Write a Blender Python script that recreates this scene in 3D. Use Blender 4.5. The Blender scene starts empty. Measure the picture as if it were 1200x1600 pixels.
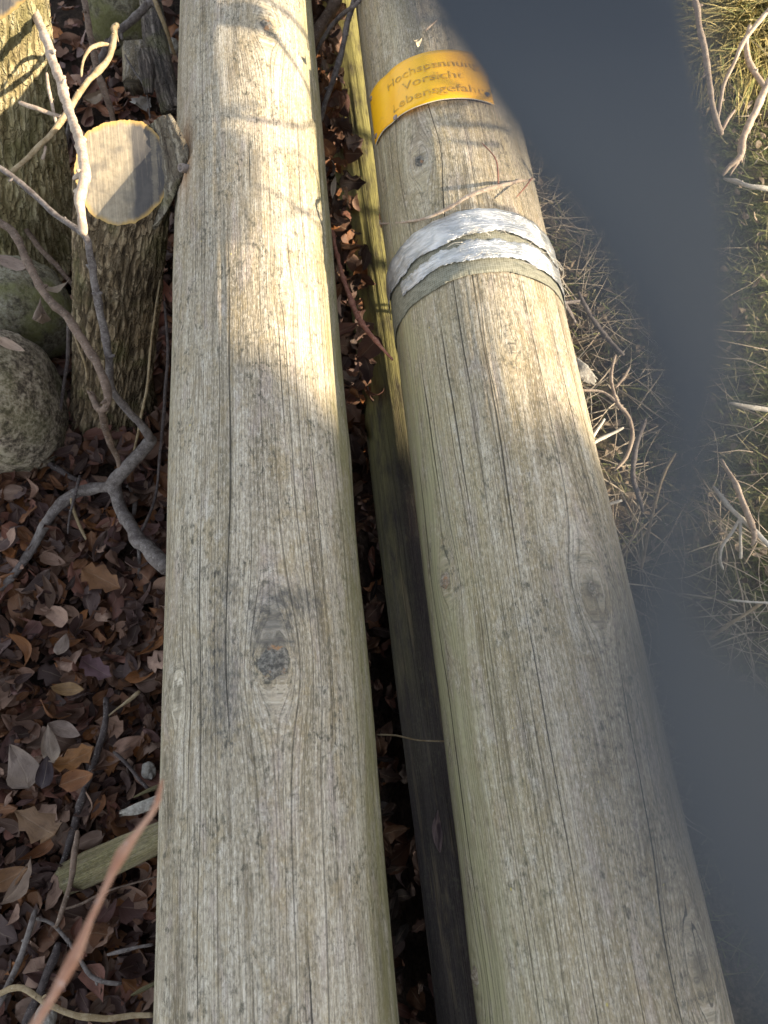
import bpy, math, random
import numpy as np
from mathutils import Vector, Matrix
R = math.radians
rng = np.random.default_rng(11)
random.seed(11)
scn = bpy.context.scene
col = scn.collection

# ------------------------------------------------------------------ camera, light, exposure
F = 1200.0                                   # focal length in photo pixels (1200x1600)
CAM_Z = 1.26
YW = np.array((-270.0, 2650.0, -1200.0)); YW /= np.linalg.norm(YW)
ZW = np.array((0.0, 1200.0, 2650.0)); ZW /= np.linalg.norm(ZW)
XW = np.cross(YW, ZW)
M3 = np.array((XW, YW, ZW))                  # camera vector -> world vector
CAM = np.array((0.0, 0.0, CAM_Z))
cd = bpy.data.cameras.new('camera'); cam = bpy.data.objects.new('camera', cd); col.objects.link(cam)
mw = Matrix(M3.tolist()).to_4x4(); mw.translation = Vector(CAM); cam.matrix_world = mw
cd.sensor_fit = 'VERTICAL'; cd.sensor_height = 36.0; cd.lens = 36.0 * F / 1600.0
cd.clip_start = 0.004; cd.clip_end = 300.0
cd.dof.use_dof = True; cd.dof.focus_distance = 0.95; cd.dof.aperture_fstop = 10.5
scn.camera = cam

SUN_EL, SUN_AZ = R(18.5), R(-20.0)           # azimuth from +X towards +Y
SUN = np.array((math.cos(SUN_EL)*math.cos(SUN_AZ), math.cos(SUN_EL)*math.sin(SUN_AZ), math.sin(SUN_EL)))
w = bpy.data.worlds.new("World"); scn.world = w; w.use_nodes = True
wn = w.node_tree.nodes; wl = w.node_tree.links
bg = wn.get('Background') or wn.new('ShaderNodeBackground')
sky = wn.new('ShaderNodeTexSky'); sky.sky_type = 'NISHITA'; sky.sun_disc = False
sky.sun_elevation = SUN_EL; sky.sun_rotation = math.pi/2 - SUN_AZ; sky.ozone_density = 0.0; sky.dust_density = 0.6; sky.air_density = 1.0
hs = wn.new('ShaderNodeHueSaturation'); hs.inputs['Saturation'].default_value = 0.42        # the photo is white-balanced for the shade
wl.new(sky.outputs[0], hs.inputs['Color']); wl.new(hs.outputs[0], bg.inputs[0]); bg.inputs[1].default_value = 0.14
sl = bpy.data.lights.new('sun', 'SUN'); so = bpy.data.objects.new('sun', sl); col.objects.link(so)
sl.energy = 5.0; sl.angle = R(0.7); sl.color = (1.0, 0.85, 0.62)
so.rotation_euler = Vector(SUN).to_track_quat('Z', 'Y').to_euler()
so.location = Vector(SUN*20)
scn.view_settings.view_transform = 'Standard'; scn.view_settings.look = 'None'
scn.view_settings.exposure = 1.65; scn.view_settings.gamma = 1.0
scn.cycles.use_denoising = True
scn.cycles.max_bounces = 6; scn.cycles.diffuse_bounces = 4

# ------------------------------------------------------------------ helpers
def ray(px, py):
    return M3 @ np.array((px-600.0, 800.0-py, -F))
def at(px, py, z):
    """the world point at height z seen at photo pixel (px, py)"""
    d = ray(px, py); t = (z-CAM_Z)/d[2]
    return CAM + d*t
def dist(px, py, k):
    """the world point k metres (depth) from the lens"""
    return CAM + ray(px, py)*(k/F)

def _h(ix, iy, iz, s):
    n = (ix.astype(np.int64)*374761393 + iy.astype(np.int64)*668265263 + iz.astype(np.int64)*2147483647 + s*1274126177) & 0x7fffffff
    n = ((n ^ (n >> 13))*1274126177) & 0x7fffffff
    n = ((n ^ (n >> 16))*374761393) & 0x7fffffff
    return ((n ^ (n >> 15)) & 0xffff)/65535.0
def vnoise(x, y, z=0.0, s=0):
    x, y, z = np.broadcast_arrays(np.asarray(x, float), np.asarray(y, float), np.asarray(z, float))
    ix, iy, iz = np.floor(x), np.floor(y), np.floor(z)
    fx, fy, fz = x-ix, y-iy, z-iz
    fx, fy, fz = [f*f*(3-2*f) for f in (fx, fy, fz)]
    r = 0
    for a in (0, 1):
        for b in (0, 1):
            for c in (0, 1):
                r = r + _h(ix+a, iy+b, iz+c, s)*np.where(a, fx, 1-fx)*np.where(b, fy, 1-fy)*np.where(c, fz, 1-fz)
    return r
def fbm(x, y, z=0.0, s=0, o=3):
    r, a, t = 0, 1.0, 0
    for k in range(o):
        r = r + a*(vnoise(x*2**k, y*2**k, np.asarray(z)*2**k, s+k)-0.5); t += a; a *= 0.5
    return r/t*2

def mesh_obj(name, verts, faces, mat=None, parent=None, smooth=True):
    me = bpy.data.meshes.new(name)
    me.from_pydata([tuple(map(float, v)) for v in verts], [], [tuple(map(int, f)) for f in faces])
    if smooth: me.polygons.foreach_set('use_smooth', [True]*len(me.polygons))
    me.update()
    o = bpy.data.objects.new(name, me); col.objects.link(o)
    if mat:
        for m in (mat if isinstance(mat, (list, tuple)) else [mat]): me.materials.append(m)
    if parent: o.parent = parent
    return o
def vattr(o, name, data, kind='FLOAT'):
    a = o.data.attributes.new(name, kind, 'POINT')
    a.data.foreach_set('value' if kind == 'FLOAT' else ('color' if kind == 'FLOAT_COLOR' else 'vector'), np.asarray(data, np.float32).ravel())
def tag(o, label=None, cat=None, group=None, kind=None):
    if label: o['label'] = label
    if cat: o['category'] = cat
    if group: o['group'] = group
    if kind: o['kind'] = kind
    return o
def empty(name, loc=(0, 0, 0)):
    o = bpy.data.objects.new(name, None); col.objects.link(o); o.location = Vector([float(c) for c in loc]); o.empty_display_size = .05
    return o
def settle(root):
    """keep children where they are although the root stands at its own place"""
    inv = Matrix.Translation(-root.location)
    for ch in root.children: ch.matrix_parent_inverse = inv
def grid_faces(nu, nv, wrap=False):
    f = []
    for j in range(nv-1):
        for i in range(nu if wrap else nu-1):
            a = j*nu+i; b = j*nu+(i+1) % nu
            f.append((a, b, b+nu, a+nu))
    return f

# ------------------------------------------------------------------ material helpers
class NT:
    def __init__(s, name):
        s.m = bpy.data.materials.new(name); s.m.use_nodes = True
        s.t = s.m.node_tree; s.t.nodes.clear()
        s.out = s.t.nodes.new('ShaderNodeOutputMaterial'); s.b = s.t.nodes.new('ShaderNodeBsdfPrincipled')
        s.t.links.new(s.b.outputs[0], s.out.inputs[0])
        s.b.inputs['Specular IOR Level'].default_value = 0.25
    def put(s, sock, v):
        if hasattr(v, 'is_output'): s.t.links.new(v, sock)
        elif v is not None: sock.default_value = v
    def n(s, typ, ins=(), **kw):
        x = s.t.nodes.new(typ)
        for k, v in kw.items(): setattr(x, k, v)
        for k, v in (ins.items() if isinstance(ins, dict) else enumerate(ins)): s.put(x.inputs[k], v)
        return x
    def math(s, op, a, b=None, c=None, clamp=False):
        x = s.n('ShaderNodeMath', [a, b, c], operation=op); x.use_clamp = clamp; return x.outputs[0]
    def attr(s, name, out='Fac'): return s.n('ShaderNodeAttribute', attribute_name=name).outputs[out]
    def noise(s, vec, scale=1.0, detail=3.0, rough=0.55, dims='3D', dist=0.0):
        x = s.n('ShaderNodeTexNoise', noise_dimensions=dims)
        if dims == '1D': s.put(x.inputs['W'], vec)
        else: s.put(x.inputs['Vector'], vec)
        x.inputs['Scale'].default_value = scale; x.inputs['Detail'].default_value = detail; x.inputs['Roughness'].default_value = rough
        x.inputs['Distortion'].default_value = dist
        return x.outputs['Fac']
    def comb(s, a, b, c=0.0): return s.n('ShaderNodeCombineXYZ', [a, b, c]).outputs[0]
    def ss(s, v, lo, hi, a=0.0, b=1.0):
        x = s.n('ShaderNodeMapRange', interpolation_type='SMOOTHSTEP')
        for k, q in ((0, v), (1, lo), (2, hi), (3, a), (4, b)): s.put(x.inputs[k], q)
        return x.outputs[0]
    def mix(s, fac, a, b, mode='MIX'):
        x = s.n('ShaderNodeMix', data_type='RGBA', blend_type=mode)
        def c4(v): return (*v, 1.0) if isinstance(v, tuple) and len(v) == 3 else v
        s.put(x.inputs[0], fac); s.put(x.inputs[6], c4(a)); s.put(x.inputs[7], c4(b))
        return x.outputs[2]
    def ramp(s, fac, stops):
        x = s.n('ShaderNodeValToRGB', [fac]); e = x.color_ramp.elements
        while len(e) < len(stops): e.new(0.5)
        for q, (p, c) in zip(e, stops): q.position = p; q.color = (*c, 1.0)
        return x.outputs[0]
    def bump(s, h, dist_, strength=1.0):
        x = s.n('ShaderNodeBump', {'Height': h}); x.inputs['Distance'].default_value = dist_; x.inputs['Strength'].default_value = strength
        s.t.links.new(x.outputs[0], s.b.inputs['Normal'])
    def base(s, c, rough=0.85):
        s.put(s.b.inputs['Base Color'], (*c, 1.0) if isinstance(c, tuple) and len(c) == 3 else c); s.put(s.b.inputs['Roughness'], rough)
        return s.m

def pole_mat(name, seed, cols, algae_col, mildew=0.5, warm=(0.34, 0.27, 0.17), warm_amt=0.5, crack_amt=1.0, fleck=1.0, tint=(1.02, .985, .935)):
    t = NT(name)
    g = t.n('ShaderNodeSeparateXYZ', [t.attr('grain', 'Vector')]); u, v = g.outputs[0], g.outputs[1]
    def st(a, b, detail=3.0, rough=0.55, k=0.0, dist=0.0):
        return t.noise(t.comb(t.math('MULTIPLY', u, a), t.math('MULTIPLY', v, b), seed+k), 1.0, detail, rough, dist=dist)
    fine = st(700, 26, 4, .65, 1); streak = st(170, 4, 4, .6, 2); broad = st(28, 2.5, 3, .5, 3)
    patch = st(22, 12, 4, .6, 4, .6); speck = st(620, 300, 3, .7, 5); speck2 = st(240, 110, 4, .7, 6); patch2 = st(60, 26, 4, .65, 7, .4)
    def cracks(k, width, sd, dens):
        wob = t.math('MULTIPLY', t.math('SUBTRACT', t.noise(t.comb(t.math('MULTIPLY', u, 6.0), t.math('MULTIPLY', v, 3.2), sd), 1.0, 3, .5), .5), .012)
        x = t.math('MULTIPLY', t.math('ADD', u, wob), k)
        cell = t.math('FLOOR', x)
        jit = t.math('MULTIPLY_ADD', t.n('ShaderNodeTexWhiteNoise', {'W': t.math('ADD', cell, sd)}, noise_dimensions='1D').outputs[0], .64, .18)
        d = t.math('DIVIDE', t.math('ABSOLUTE', t.math('SUBTRACT', t.math('SUBTRACT', x, cell), jit)), k)
        pres = t.ss(t.noise(t.comb(t.math('MULTIPLY', cell, 7.31), t.math('MULTIPLY', v, 1.5 if k < 100 else 3.5), sd+3), 1.0, 2, .6), dens, dens+.14)
        wd = t.math('MULTIPLY', pres, width)
        return t.math('MULTIPLY', t.ss(d, t.math('MULTIPLY', wd, .35), wd, 1.0, 0.0), t.ss(pres, 0, .25))
    c1 = cracks(34, .0011, seed*7+1, .50); c2 = cracks(95, .00085, seed*7+2, .50); c3 = cracks(330, .0005, seed*7+4, .40)
    f = t.math('ADD', t.math('MULTIPLY', fine, .45), t.math('ADD', t.math('MULTIPLY', streak, .5), t.math('MULTIPLY', broad, .5)))
    c = t.ramp(f, [(.56, cols[0]), (.67, cols[1]), (.765, cols[2]), (.86, cols[3])])
    c = t.mix(t.math('MULTIPLY', t.ss(st(40, 1.6, 3, .6, 9), .5, .68), warm_amt), c, warm, 'MIX')
    grit = st(900, 120, 3, .7, 13); grit2 = st(330, 60, 4, .7, 14)
    c = t.mix(t.math('MULTIPLY', t.ss(grit, .46, .66), .55), c, t.mix(.62, c, (.05, .045, .035)))
    c = t.mix(t.math('MULTIPLY', t.ss(grit2, .50, .68), .50), c, t.mix(.6, c, (.07, .06, .045)))
    c = t.mix(t.math('MULTIPLY', t.ss(grit, .50, .34), .35*fleck), c, (.56, .525, .475))
    g3 = st(430, 140, 3, .75, 16); hue = st(48, 20, 4, .65, 17, .5); hue2 = st(36, 9, 4, .65, 18, .5)
    c = t.mix(t.math('MULTIPLY', t.ss(hue, .50, .64), .55*fleck), c, (.31, .25, .15)); c = t.mix(t.math('MULTIPLY', t.ss(hue2, .52, .68), .5*fleck), c, (.40, .345, .325))
    c = t.mix(t.math('MULTIPLY', t.ss(g3, .50, .66), .62), c, t.mix(.6, c, (.06, .052, .045))); c = t.mix(t.math('MULTIPLY', t.ss(g3, .47, .33), .5*fleck), c, (.64, .595, .535))
    c = t.mix(t.math('MULTIPLY', t.ss(patch2, .54, .72), .42*fleck), c, (.58, .555, .51))              # silvered bare patches
    blot = st(95, 40, 4, .7, 15, .5); brown = st(75, 7, 4, .65, 19, .4)
    c = t.mix(t.math('MULTIPLY', t.ss(brown, .53, .68), .5), c, (.15, .118, .075))
    mil = t.math('MULTIPLY', t.ss(t.math('ADD', t.math('MULTIPLY', speck2, .6), t.math('MULTIPLY', blot, .4)), .49, .63), t.ss(patch, .36, .62))
    mil = t.math('ADD', t.math('MULTIPLY', mil, mildew), t.math('MULTIPLY', t.math('MULTIPLY', t.ss(speck, .52, .68), t.ss(patch2, .3, .66)), mildew*.75), clamp=True)
    c = t.mix(mil, c, (.085, .080, .062))
    lv = t.n('ShaderNodeTexVoronoi', {'Vector': t.comb(t.math('MULTIPLY', u, 70), t.math('MULTIPLY', v, 55), seed)}); lv.inputs['Scale'].default_value = 1.0
    lich = t.math('MULTIPLY', t.ss(lv.outputs['Distance'], .10, .05), t.math('GREATER_THAN', t.n('ShaderNodeSeparateColor', [lv.outputs['Color']]).outputs[0], .965))
    c = t.mix(t.math('MULTIPLY', lich, .7*fleck), c, (.50, .42, .12))
    al = t.attr('algae')
    c = t.mix(t.math('MULTIPLY', al, t.ss(st(60, 14, 4, .65, 11), .25, .62)), c, algae_col)
    stn = t.attr('stain')
    c = t.mix(t.math('MULTIPLY', t.ss(t.math('ADD', stn, t.math('MULTIPLY', t.math('SUBTRACT', speck2, .5), 1.1)), .34, .9), .78), c, (.075, .074, .075))
    rs = t.attr('rust')
    c = t.mix(t.math('MULTIPLY', rs, .75), c, (.36, .17, .06))
    kn = t.attr('knot')
    c = t.mix(t.math('MULTIPLY', t.ss(kn, .15, .9), .62), c, (.10, .085, .06))
    c = t.mix(1.0, c, tint, 'MULTIPLY')
    cr = t.math('MULTIPLY', t.math('MAXIMUM', t.math('MAXIMUM', c1, t.math('MULTIPLY', c2, .62)), t.math('MULTIPLY', c3, .30)), crack_amt)
    c = t.mix(t.math('MULTIPLY', cr, .84), c, (.022, .020, .016))
    h = t.math('SUBTRACT', t.math('ADD', t.math('MULTIPLY', fine, .5), t.math('ADD', t.math('MULTIPLY', streak, .6), t.math('ADD', t.math('MULTIPLY', speck2, .3), t.math('MULTIPLY', grit2, .5)))), t.math('MULTIPLY', cr, 1.3))
    t.bump(h, .0016, .8)
    return t.base(c, t.math('MULTIPLY_ADD', fine, .2, .72))

def bark_twig(name, c0, c1, scale=1.0, spot=(.5, .47, .42)):
    t = NT(name)
    co = t.n('ShaderNodeTexCoord').outputs['Object']
    a = t.noise(co, 130*scale, 4, .65); b = t.noise(co, 420*scale, 2, .6); k = t.noise(co, 35*scale, 3, .6)
    c = t.mix(t.ss(t.math('ADD', t.math('MULTIPLY', a, .6), t.math('MULTIPLY', k, .4)), .38, .62), c0, c1)
    c = t.mix(t.math('MULTIPLY', t.ss(b, .62, .72), .5), c, spot)
    t.bump(t.math('ADD', a, b), .0012, .7)
    return t.base(c, .8)

def leaf_mat(name, gloss=.55):
    t = NT(name)
    lc = t.attr('leafcol', 'Color'); uv = t.n('ShaderNodeSeparateXYZ', [t.attr('leafuv', 'Vector')]); lu, lv, seed = uv.outputs
    across = t.math('ABSOLUTE', lv)
    vein = t.math('PINGPONG', t.math('SUBTRACT', t.math('MULTIPLY', lu, 9.0), t.math('MULTIPLY', across, 4.0)), .5)
    vm = t.math('MAXIMUM', t.math('MULTIPLY', t.ss(vein, .05, .0), .35), t.ss(across, .07, .02))
    blo = t.noise(t.comb(t.math('MULTIPLY', lu, 3.0), t.math('MULTIPLY', lv, 2.0), t.math('MULTIPLY', seed, 91.0)), 1.4, 4, .65)
    sp = t.noise(t.comb(t.math('MULTIPLY', lu, 14.0), t.math('MULTIPLY', lv, 8.0), t.math('MULTIPLY', seed, 57.0)), 1.5, 3, .7)
    c = t.mix(t.math('MULTIPLY', t.ss(blo, .45, .7), .6), lc, t.mix(.5, lc, (.05, .03, .025)))
    c = t.mix(t.math('MULTIPLY', t.ss(sp, .6, .7), .6), c, (.05, .035, .03))
    c = t.mix(t.math('MULTIPLY', vm, .35), c, t.mix(.5, c, (.42, .33, .24)))
    t.bump(t.math('ADD', t.math('MULTIPLY', vm, .5), sp), .0012, .6)
    return t.base(c, gloss)

M_LEFT = pole_mat('left_pole_wood', 3.0, [(.165, .142, .10), (.325, .285, .215), (.43, .385, .305), (.56, .52, .44)], (.20, .185, .075), .95, (.30, .25, .15), .3)
M_RIGHT = pole_mat('right_pole_wood', 8.0, [(.16, .13, .085), (.315, .27, .19), (.42, .37, .28), (.54, .495, .41)], (.33, .315, .19), .85, (.33, .26, .13), .5)
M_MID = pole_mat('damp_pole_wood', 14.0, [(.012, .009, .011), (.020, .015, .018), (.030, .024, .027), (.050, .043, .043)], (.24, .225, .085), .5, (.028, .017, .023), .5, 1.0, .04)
M_BEAR = pole_mat('bearer_wood', 21.0, [(.05, .04, .03), (.09, .07, .05), (.13, .105, .07), (.17, .14, .1)], (.15, .16, .06), .4)
T_GREY = bark_twig('grey_twig_bark', (.085, .068, .062), (.185, .16, .148))
T_BROWN = bark_twig('brown_twig_bark', (.10, .068, .05), (.20, .14, .105))
T_PALE = bark_twig('pale_twig_bark', (.30, .22, .165), (.46, .37, .29), spot=(.6, .53, .45))
T_TAN = bark_twig('tan_twig_bark', (.23, .165, .09), (.36, .28, .175))
T_RED = bark_twig('reddish_twig_bark', (.20, .075, .05), (.33, .15, .10), spot=(.45, .36, .3))
T_STEM = bark_twig('smooth_stem_bark', (.28, .14, .09), (.40, .26, .19), scale=.4, spot=(.50, .44, .42))
T_BRUSH = bark_twig('fine_twig_bark', (.26, .20, .14), (.52, .44, .33), scale=.3, spot=(.6, .53, .45))
T_DARK = bark_twig('dark_twig_bark', (.045, .035, .034), (.10, .08, .075))
T_WHITE = bark_twig('bleached_twig_bark', (.45, .40, .33), (.60, .55, .47))
M_LEAF = leaf_mat('dry_leaf')

# ------------------------------------------------------------------ ground
def gz(x, y):
    z = .045*fbm(x*1.6+5, y*1.6, 0, 21, 3) + .012*fbm(x*9, y*9, 0, 25, 2)
    z = z + .05*np.clip((np.asarray(x)-.5)/.5, 0, 1) + .17*np.exp(-((np.asarray(x)+.10)/.055)**4)                                   # the grass bank; ridge under the left pole added to block low sun
    z = z - .05*np.clip((.05-np.abs(np.asarray(x)-.02))/.05, 0, 1)
    return z
def axis_pts(lo, hi, step, far):
    c = np.arange(lo, hi, step); k = np.geomspace(step, far, 26)
    return np.concatenate((lo-np.cumsum(k)[::-1], c, c[-1]+np.cumsum(k)))
gx = axis_pts(-1.6, 1.8, .03, 22); gy = axis_pts(-1.2, 2.6, .03, 22)
GX, GY = np.meshgrid(gx, gy)
def soil_mat():
    t = NT('soil'); co = t.n('ShaderNodeTexCoord').outputs['Object']
    x = t.n('ShaderNodeSeparateXYZ', [co]).outputs[0]
    a = t.noise(co, 38, 5, .7); b = t.noise(co, 160, 4, .7); d = t.noise(co, 7, 3, .6)
    c = t.ramp(t.math('ADD', t.math('MULTIPLY', a, .6), t.math('MULTIPLY', b, .4)), [(.35, (.016, .011, .008)), (.52, (.055, .036, .025)), (.7, (.13, .085, .06))])
    dry = t.math('MULTIPLY', t.ss(x, .30, .42), .9)  # paler soil right of the poles, painted up to look sunlit
    c = t.mix(dry, c, t.ramp(t.math('ADD', t.math('MULTIPLY', a, .5), t.math('MULTIPLY', b, .5)), [(.35, (.03, .022, .015)), (.5, (.095, .07, .048)), (.66, (.22, .17, .12))]))
    mossy = t.math('MULTIPLY', t.ss(t.math('ADD', x, t.math('MULTIPLY', t.math('SUBTRACT', d, .5), .5)), .42, .75), t.ss(a, .35, .6))
    c = t.mix(mossy, c, t.mix(t.ss(b, .4, .65), (.06, .07, .02), (.17, .18, .06)))
    t.bump(t.math('ADD', a, b), .02, .9)
    return t.base(c, .95)
g = mesh_obj('ground', np.stack((GX.ravel(), GY.ravel(), gz(GX, GY).ravel()), 1), grid_faces(len(gx), len(gy)), soil_mat())
tag(g, kind='structure')

# ------------------------------------------------------------------ poles
def make_pole(name, cx, cz, rad, y0, y1, mat, knots, seed, stains=(), rust=(), algae=None, taper=0.0, skew=0.0):
    yy = np.concatenate((np.arange(y0, -.35, .05), np.arange(-.35, 1.75, .0055), np.arange(1.75, y1+.001, .05)))
    nth = 230
    th = np.linspace(0, 2*np.pi, nth, endpoint=False)
    TH, Y = np.meshgrid(th, yy)
    PH = (TH+np.pi) % (2*np.pi)-np.pi                  # 0 = top, + towards +x
    u = PH*rad
    r = rad*(1+taper*Y) + rad*.018*fbm(np.cos(TH)*1.3+3, np.sin(TH)*1.3, Y*.8, seed) + .0013*fbm(u*18, Y*6, 0, seed+4, 3) + .0016*fbm(u*60, Y*2.2, 0, seed+9, 3) + .0005*fbm(u*330, Y*9, 0, seed+17, 2)
    ug = u.copy(); kn = np.zeros_like(u)
    for (ku, kv, ks, bulge) in knots:
        du = u-ku; dv = (Y-kv)/2.6; d2 = du*du+dv*dv
        ug = ug-du*(ks*ks*1.5)/(d2+ks*ks*.9)
        rr = np.sqrt(du*du+((Y-kv)/1.35)**2)
        kn = np.maximum(kn, np.exp(-(rr/(ks*.62))**2))
        r = r+bulge*np.exp(-d2/(ks*2.2)**2)
    X = cx+np.sin(PH)*r+skew*(Y-.8); Z = cz+np.cos(PH)*r
    n = len(yy)
    verts = np.stack((X, Y, Z), -1).reshape(-1, 3)
    faces = grid_faces(nth, n, True)
    c0 = len(verts); verts = np.vstack((verts, [[cx, y0-.002, cz], [cx, y1+.002, cz]]))
    for i in range(nth):
        faces.append((c0, (i+1) % nth, i)); faces.append((c0+1, (n-1)*nth+i, (n-1)*nth+(i+1) % nth))
    root = empty(name, (cx, 0, cz-rad))
    o = mesh_obj('pole_shaft', verts, faces, mat, root)
    pad = np.zeros(2)
    vattr(o, 'grain', np.vstack((np.stack((ug, Y, PH*0), -1).reshape(-1, 3), np.zeros((2, 3)))), 'FLOAT_VECTOR')
    vattr(o, 'knot', np.concatenate((kn.ravel(), pad)))
    s = np.zeros_like(u)
    for (su, sv, a, b, k) in stains: s = np.maximum(s, k*np.exp(-((u-su)/a)**2-((Y-sv)/b)**2))
    vattr(o, 'stain', np.concatenate((s.ravel(), pad)))
    s = np.zeros_like(u)
    for (su, sv, a, b) in rust: s = np.maximum(s, np.exp(-((u-su)/a)**2-((Y-sv)/b)**2))
    vattr(o, 'rust', np.concatenate((s.ravel(), pad)))
    s = algae(PH, Y) if algae else np.zeros_like(u)
    vattr(o, 'algae', np.concatenate((np.clip(s, 0, 1).ravel(), pad)))
    return root
def uv_on(px, py, cx, cz, rad):
    """angle*radius and y of the spot of a pole seen at a photo pixel"""
    d = ray(px, py); o = CAM-np.array((cx, 0, cz))
    a = d[0]**2+d[2]**2; b = o[0]*d[0]+o[2]*d[2]; c = o[0]**2+o[2]**2-rad*rad
    q = b*b-a*c
    t = (-b-math.sqrt(max(q, 0)))/a
    p = o+d*t
    return math.atan2(p[0], p[2])*rad, p[1]
def surf(P, a, y):
    seed = 6 if P is RP else 3
    return P[2]*(1+.018*fbm(np.cos(a)*1.3+3, np.sin(a)*1.3, np.asarray(y)*.8, seed))
LP = (-.113, .40, .113); RP = (.193, .395, .116); MP = (.089, .135, .062)
def onp(P, u, y, lift=0.0):
    a = u/P[2]; return np.array((P[0]+math.sin(a)*(P[2]+lift), y, P[1]+math.cos(a)*(P[2]+lift)))
def kn(P, px, py, s, b=.003): return (*uv_on(px, py, *P), s, b)
def sm(x, a, b): q = np.clip((x-a)/(b-a), 0, 1); return q*q*(3-2*q)

kl = [kn(LP, 428, 1035, .020), kn(LP, 415, 42, .022, .004), kn(LP, 280, 1085, .012), kn(LP, 276, 440, .012), kn(LP, 262, 1190, .010), kn(LP, 447, 458, .006, .001), kn(LP, 548, 720, .007, .001)]
su, sv = uv_on(425, 985, *LP); ru, rv = uv_on(288, 245, *LP)
p = make_pole('utility_pole', *LP, -1.5, 4.2, M_LEFT, kl, 3,
    stains=[(su, sv, .035, .055, .85), (su-.05, sv-.05, .035, .11, .72), (su+.015, sv+.03, .065, .03, .78), (su-.045, sv+.05, .03, .05, .6), (uv_on(415, 60, *LP)[0], uv_on(415, 40, *LP)[1], .03, .06, .45), (su-.03, sv+.17, .05, .14, .35)],
    rust=[(ru, rv, .016, .06)], algae=lambda P, Y: sm(P, .75, 1.3)*.75+sm(-P, 1.0, 1.4)*.25)
tag(p, 'thick grey weathered wooden pole beside the tree stump, with a dark stain and knot', 'pole')
def knot_cap(P, px, py, s, parent, mat, name='knot'):
    u0, v0 = uv_on(px, py, *P); vs, fs = [], []
    nr, na = 6, 26
    for j in range(nr+1):
        for i in range(na):
            a = 2*math.pi*i/na; q = j/nr
            rr = s*q*(1+.12*math.sin(a*2+px)+.08*math.sin(a*5+py)+.07*random.random()*q)
            h = .0052*(1-q**2.5)+.0008*math.sin(q*16)+.0012*random.random()-(.0035 if q > .97 else 0)
            vs.append(onp(P, u0+rr*math.cos(a), v0+rr*1.35*math.sin(a), h+.0005))
    o = mesh_obj(name, vs, grid_faces(na, nr+1, True), mat, parent)
    return o
def knot_mat(name, c0, c1):
    t = NT(name); co = t.n('ShaderNodeTexCoord').outputs['Object']
    a = t.noise(co, 190, 4, .7); b = t.noise(co, 60, 3, .6)
    c = t.mix(t.ss(a, .38, .66), c0, c1); c = t.mix(t.ss(b, .55, .68), c, (.30, .17, .09))
    t.bump(a, .003, .9); return t.base(c, .8)
M_KN = knot_mat('dark_knot', (.085, .078, .068), (.25, .23, .195)); M_KN2 = knot_mat('pale_knot', (.20, .16, .11), (.42, .37, .29))
knot_cap(LP, 428, 1035, .0155, p, M_KN)['label'] = 'dark cracked knot'
knot_cap(LP, 415, 42, .013, p, M_KN)
settle(p)

kr = [kn(RP, 657, 252, .018, .004), kn(RP, 698, 905, .012, .003), kn(RP, 922, 922, .018, .004), kn(RP, 748, 1525, .012, .003), kn(RP, 1085, 1510, .018, .004), kn(RP, 800, 545, .006, .0)]
p2 = make_pole('utility_pole', *RP, -1.5, 4.2, M_RIGHT, kr, 6,
    stains=[(uv_on(700, 870, *RP)[0], uv_on(700, 870, *RP)[1], .014, .05, .5), (uv_on(657, 250, *RP)[0], uv_on(657, 250, *RP)[1], .02, .04, .5), (uv_on(800, 1250, *RP)[0], .2, .03, .2, .3)],
    algae=lambda P, Y: sm(-P, .62, 1.25)*.85*sm(-Y, -1.2, -.4)+.22*sm(-P, .1, .7))
tag(p2, 'thick weathered wooden pole carrying the yellow sign and the silver tape', 'pole')
knot_cap(RP, 698, 908, .0075, p2, M_KN2)['label'] = 'small pale knot'
knot_cap(RP, 922, 922, .010, p2, M_KN2)
knot_cap(RP, 657, 254, .008, p2, M_KN)
knot_cap(RP, 748, 1525, .008, p2, M_KN2)
settle(p2)
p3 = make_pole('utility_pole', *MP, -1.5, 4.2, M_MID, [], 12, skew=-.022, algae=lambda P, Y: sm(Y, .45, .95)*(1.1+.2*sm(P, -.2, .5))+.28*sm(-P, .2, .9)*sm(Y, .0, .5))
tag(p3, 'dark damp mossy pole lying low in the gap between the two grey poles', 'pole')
settle(p3)

# bearers that carry the two upper poles
def bearer(y, z, rad, x0, x1, label, seed):
    n = 40; na = 40; vs = []; gr = []
    for j in range(n):
        x = x0+(x1-x0)*j/(n-1)
        for i in range(na):
            a = 2*math.pi*i/na; rr = rad*(1+.05*float(fbm(math.cos(a)*2+seed, math.sin(a)*2, x*2, seed)))
            vs.append((x, y+rr*math.sin(a), z+rr*math.cos(a))); gr.append((a*rad, x, 0))
    fs = grid_faces(na, n, True); fs.append(tuple(range(na))); fs.append(tuple(reversed(range((n-1)*na, n*na))))
    o = mesh_obj('support_log', vs, fs, M_BEAR); vattr(o, 'grain', gr, 'FLOAT_VECTOR')
    for k in ('knot', 'stain', 'rust', 'algae'): vattr(o, k, np.zeros(len(vs)))
    tag(o, label, 'log')
bearer(1.80, .215, .068, -.19, .62, 'brown log lying across beneath the poles at the far end', 4)

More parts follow.
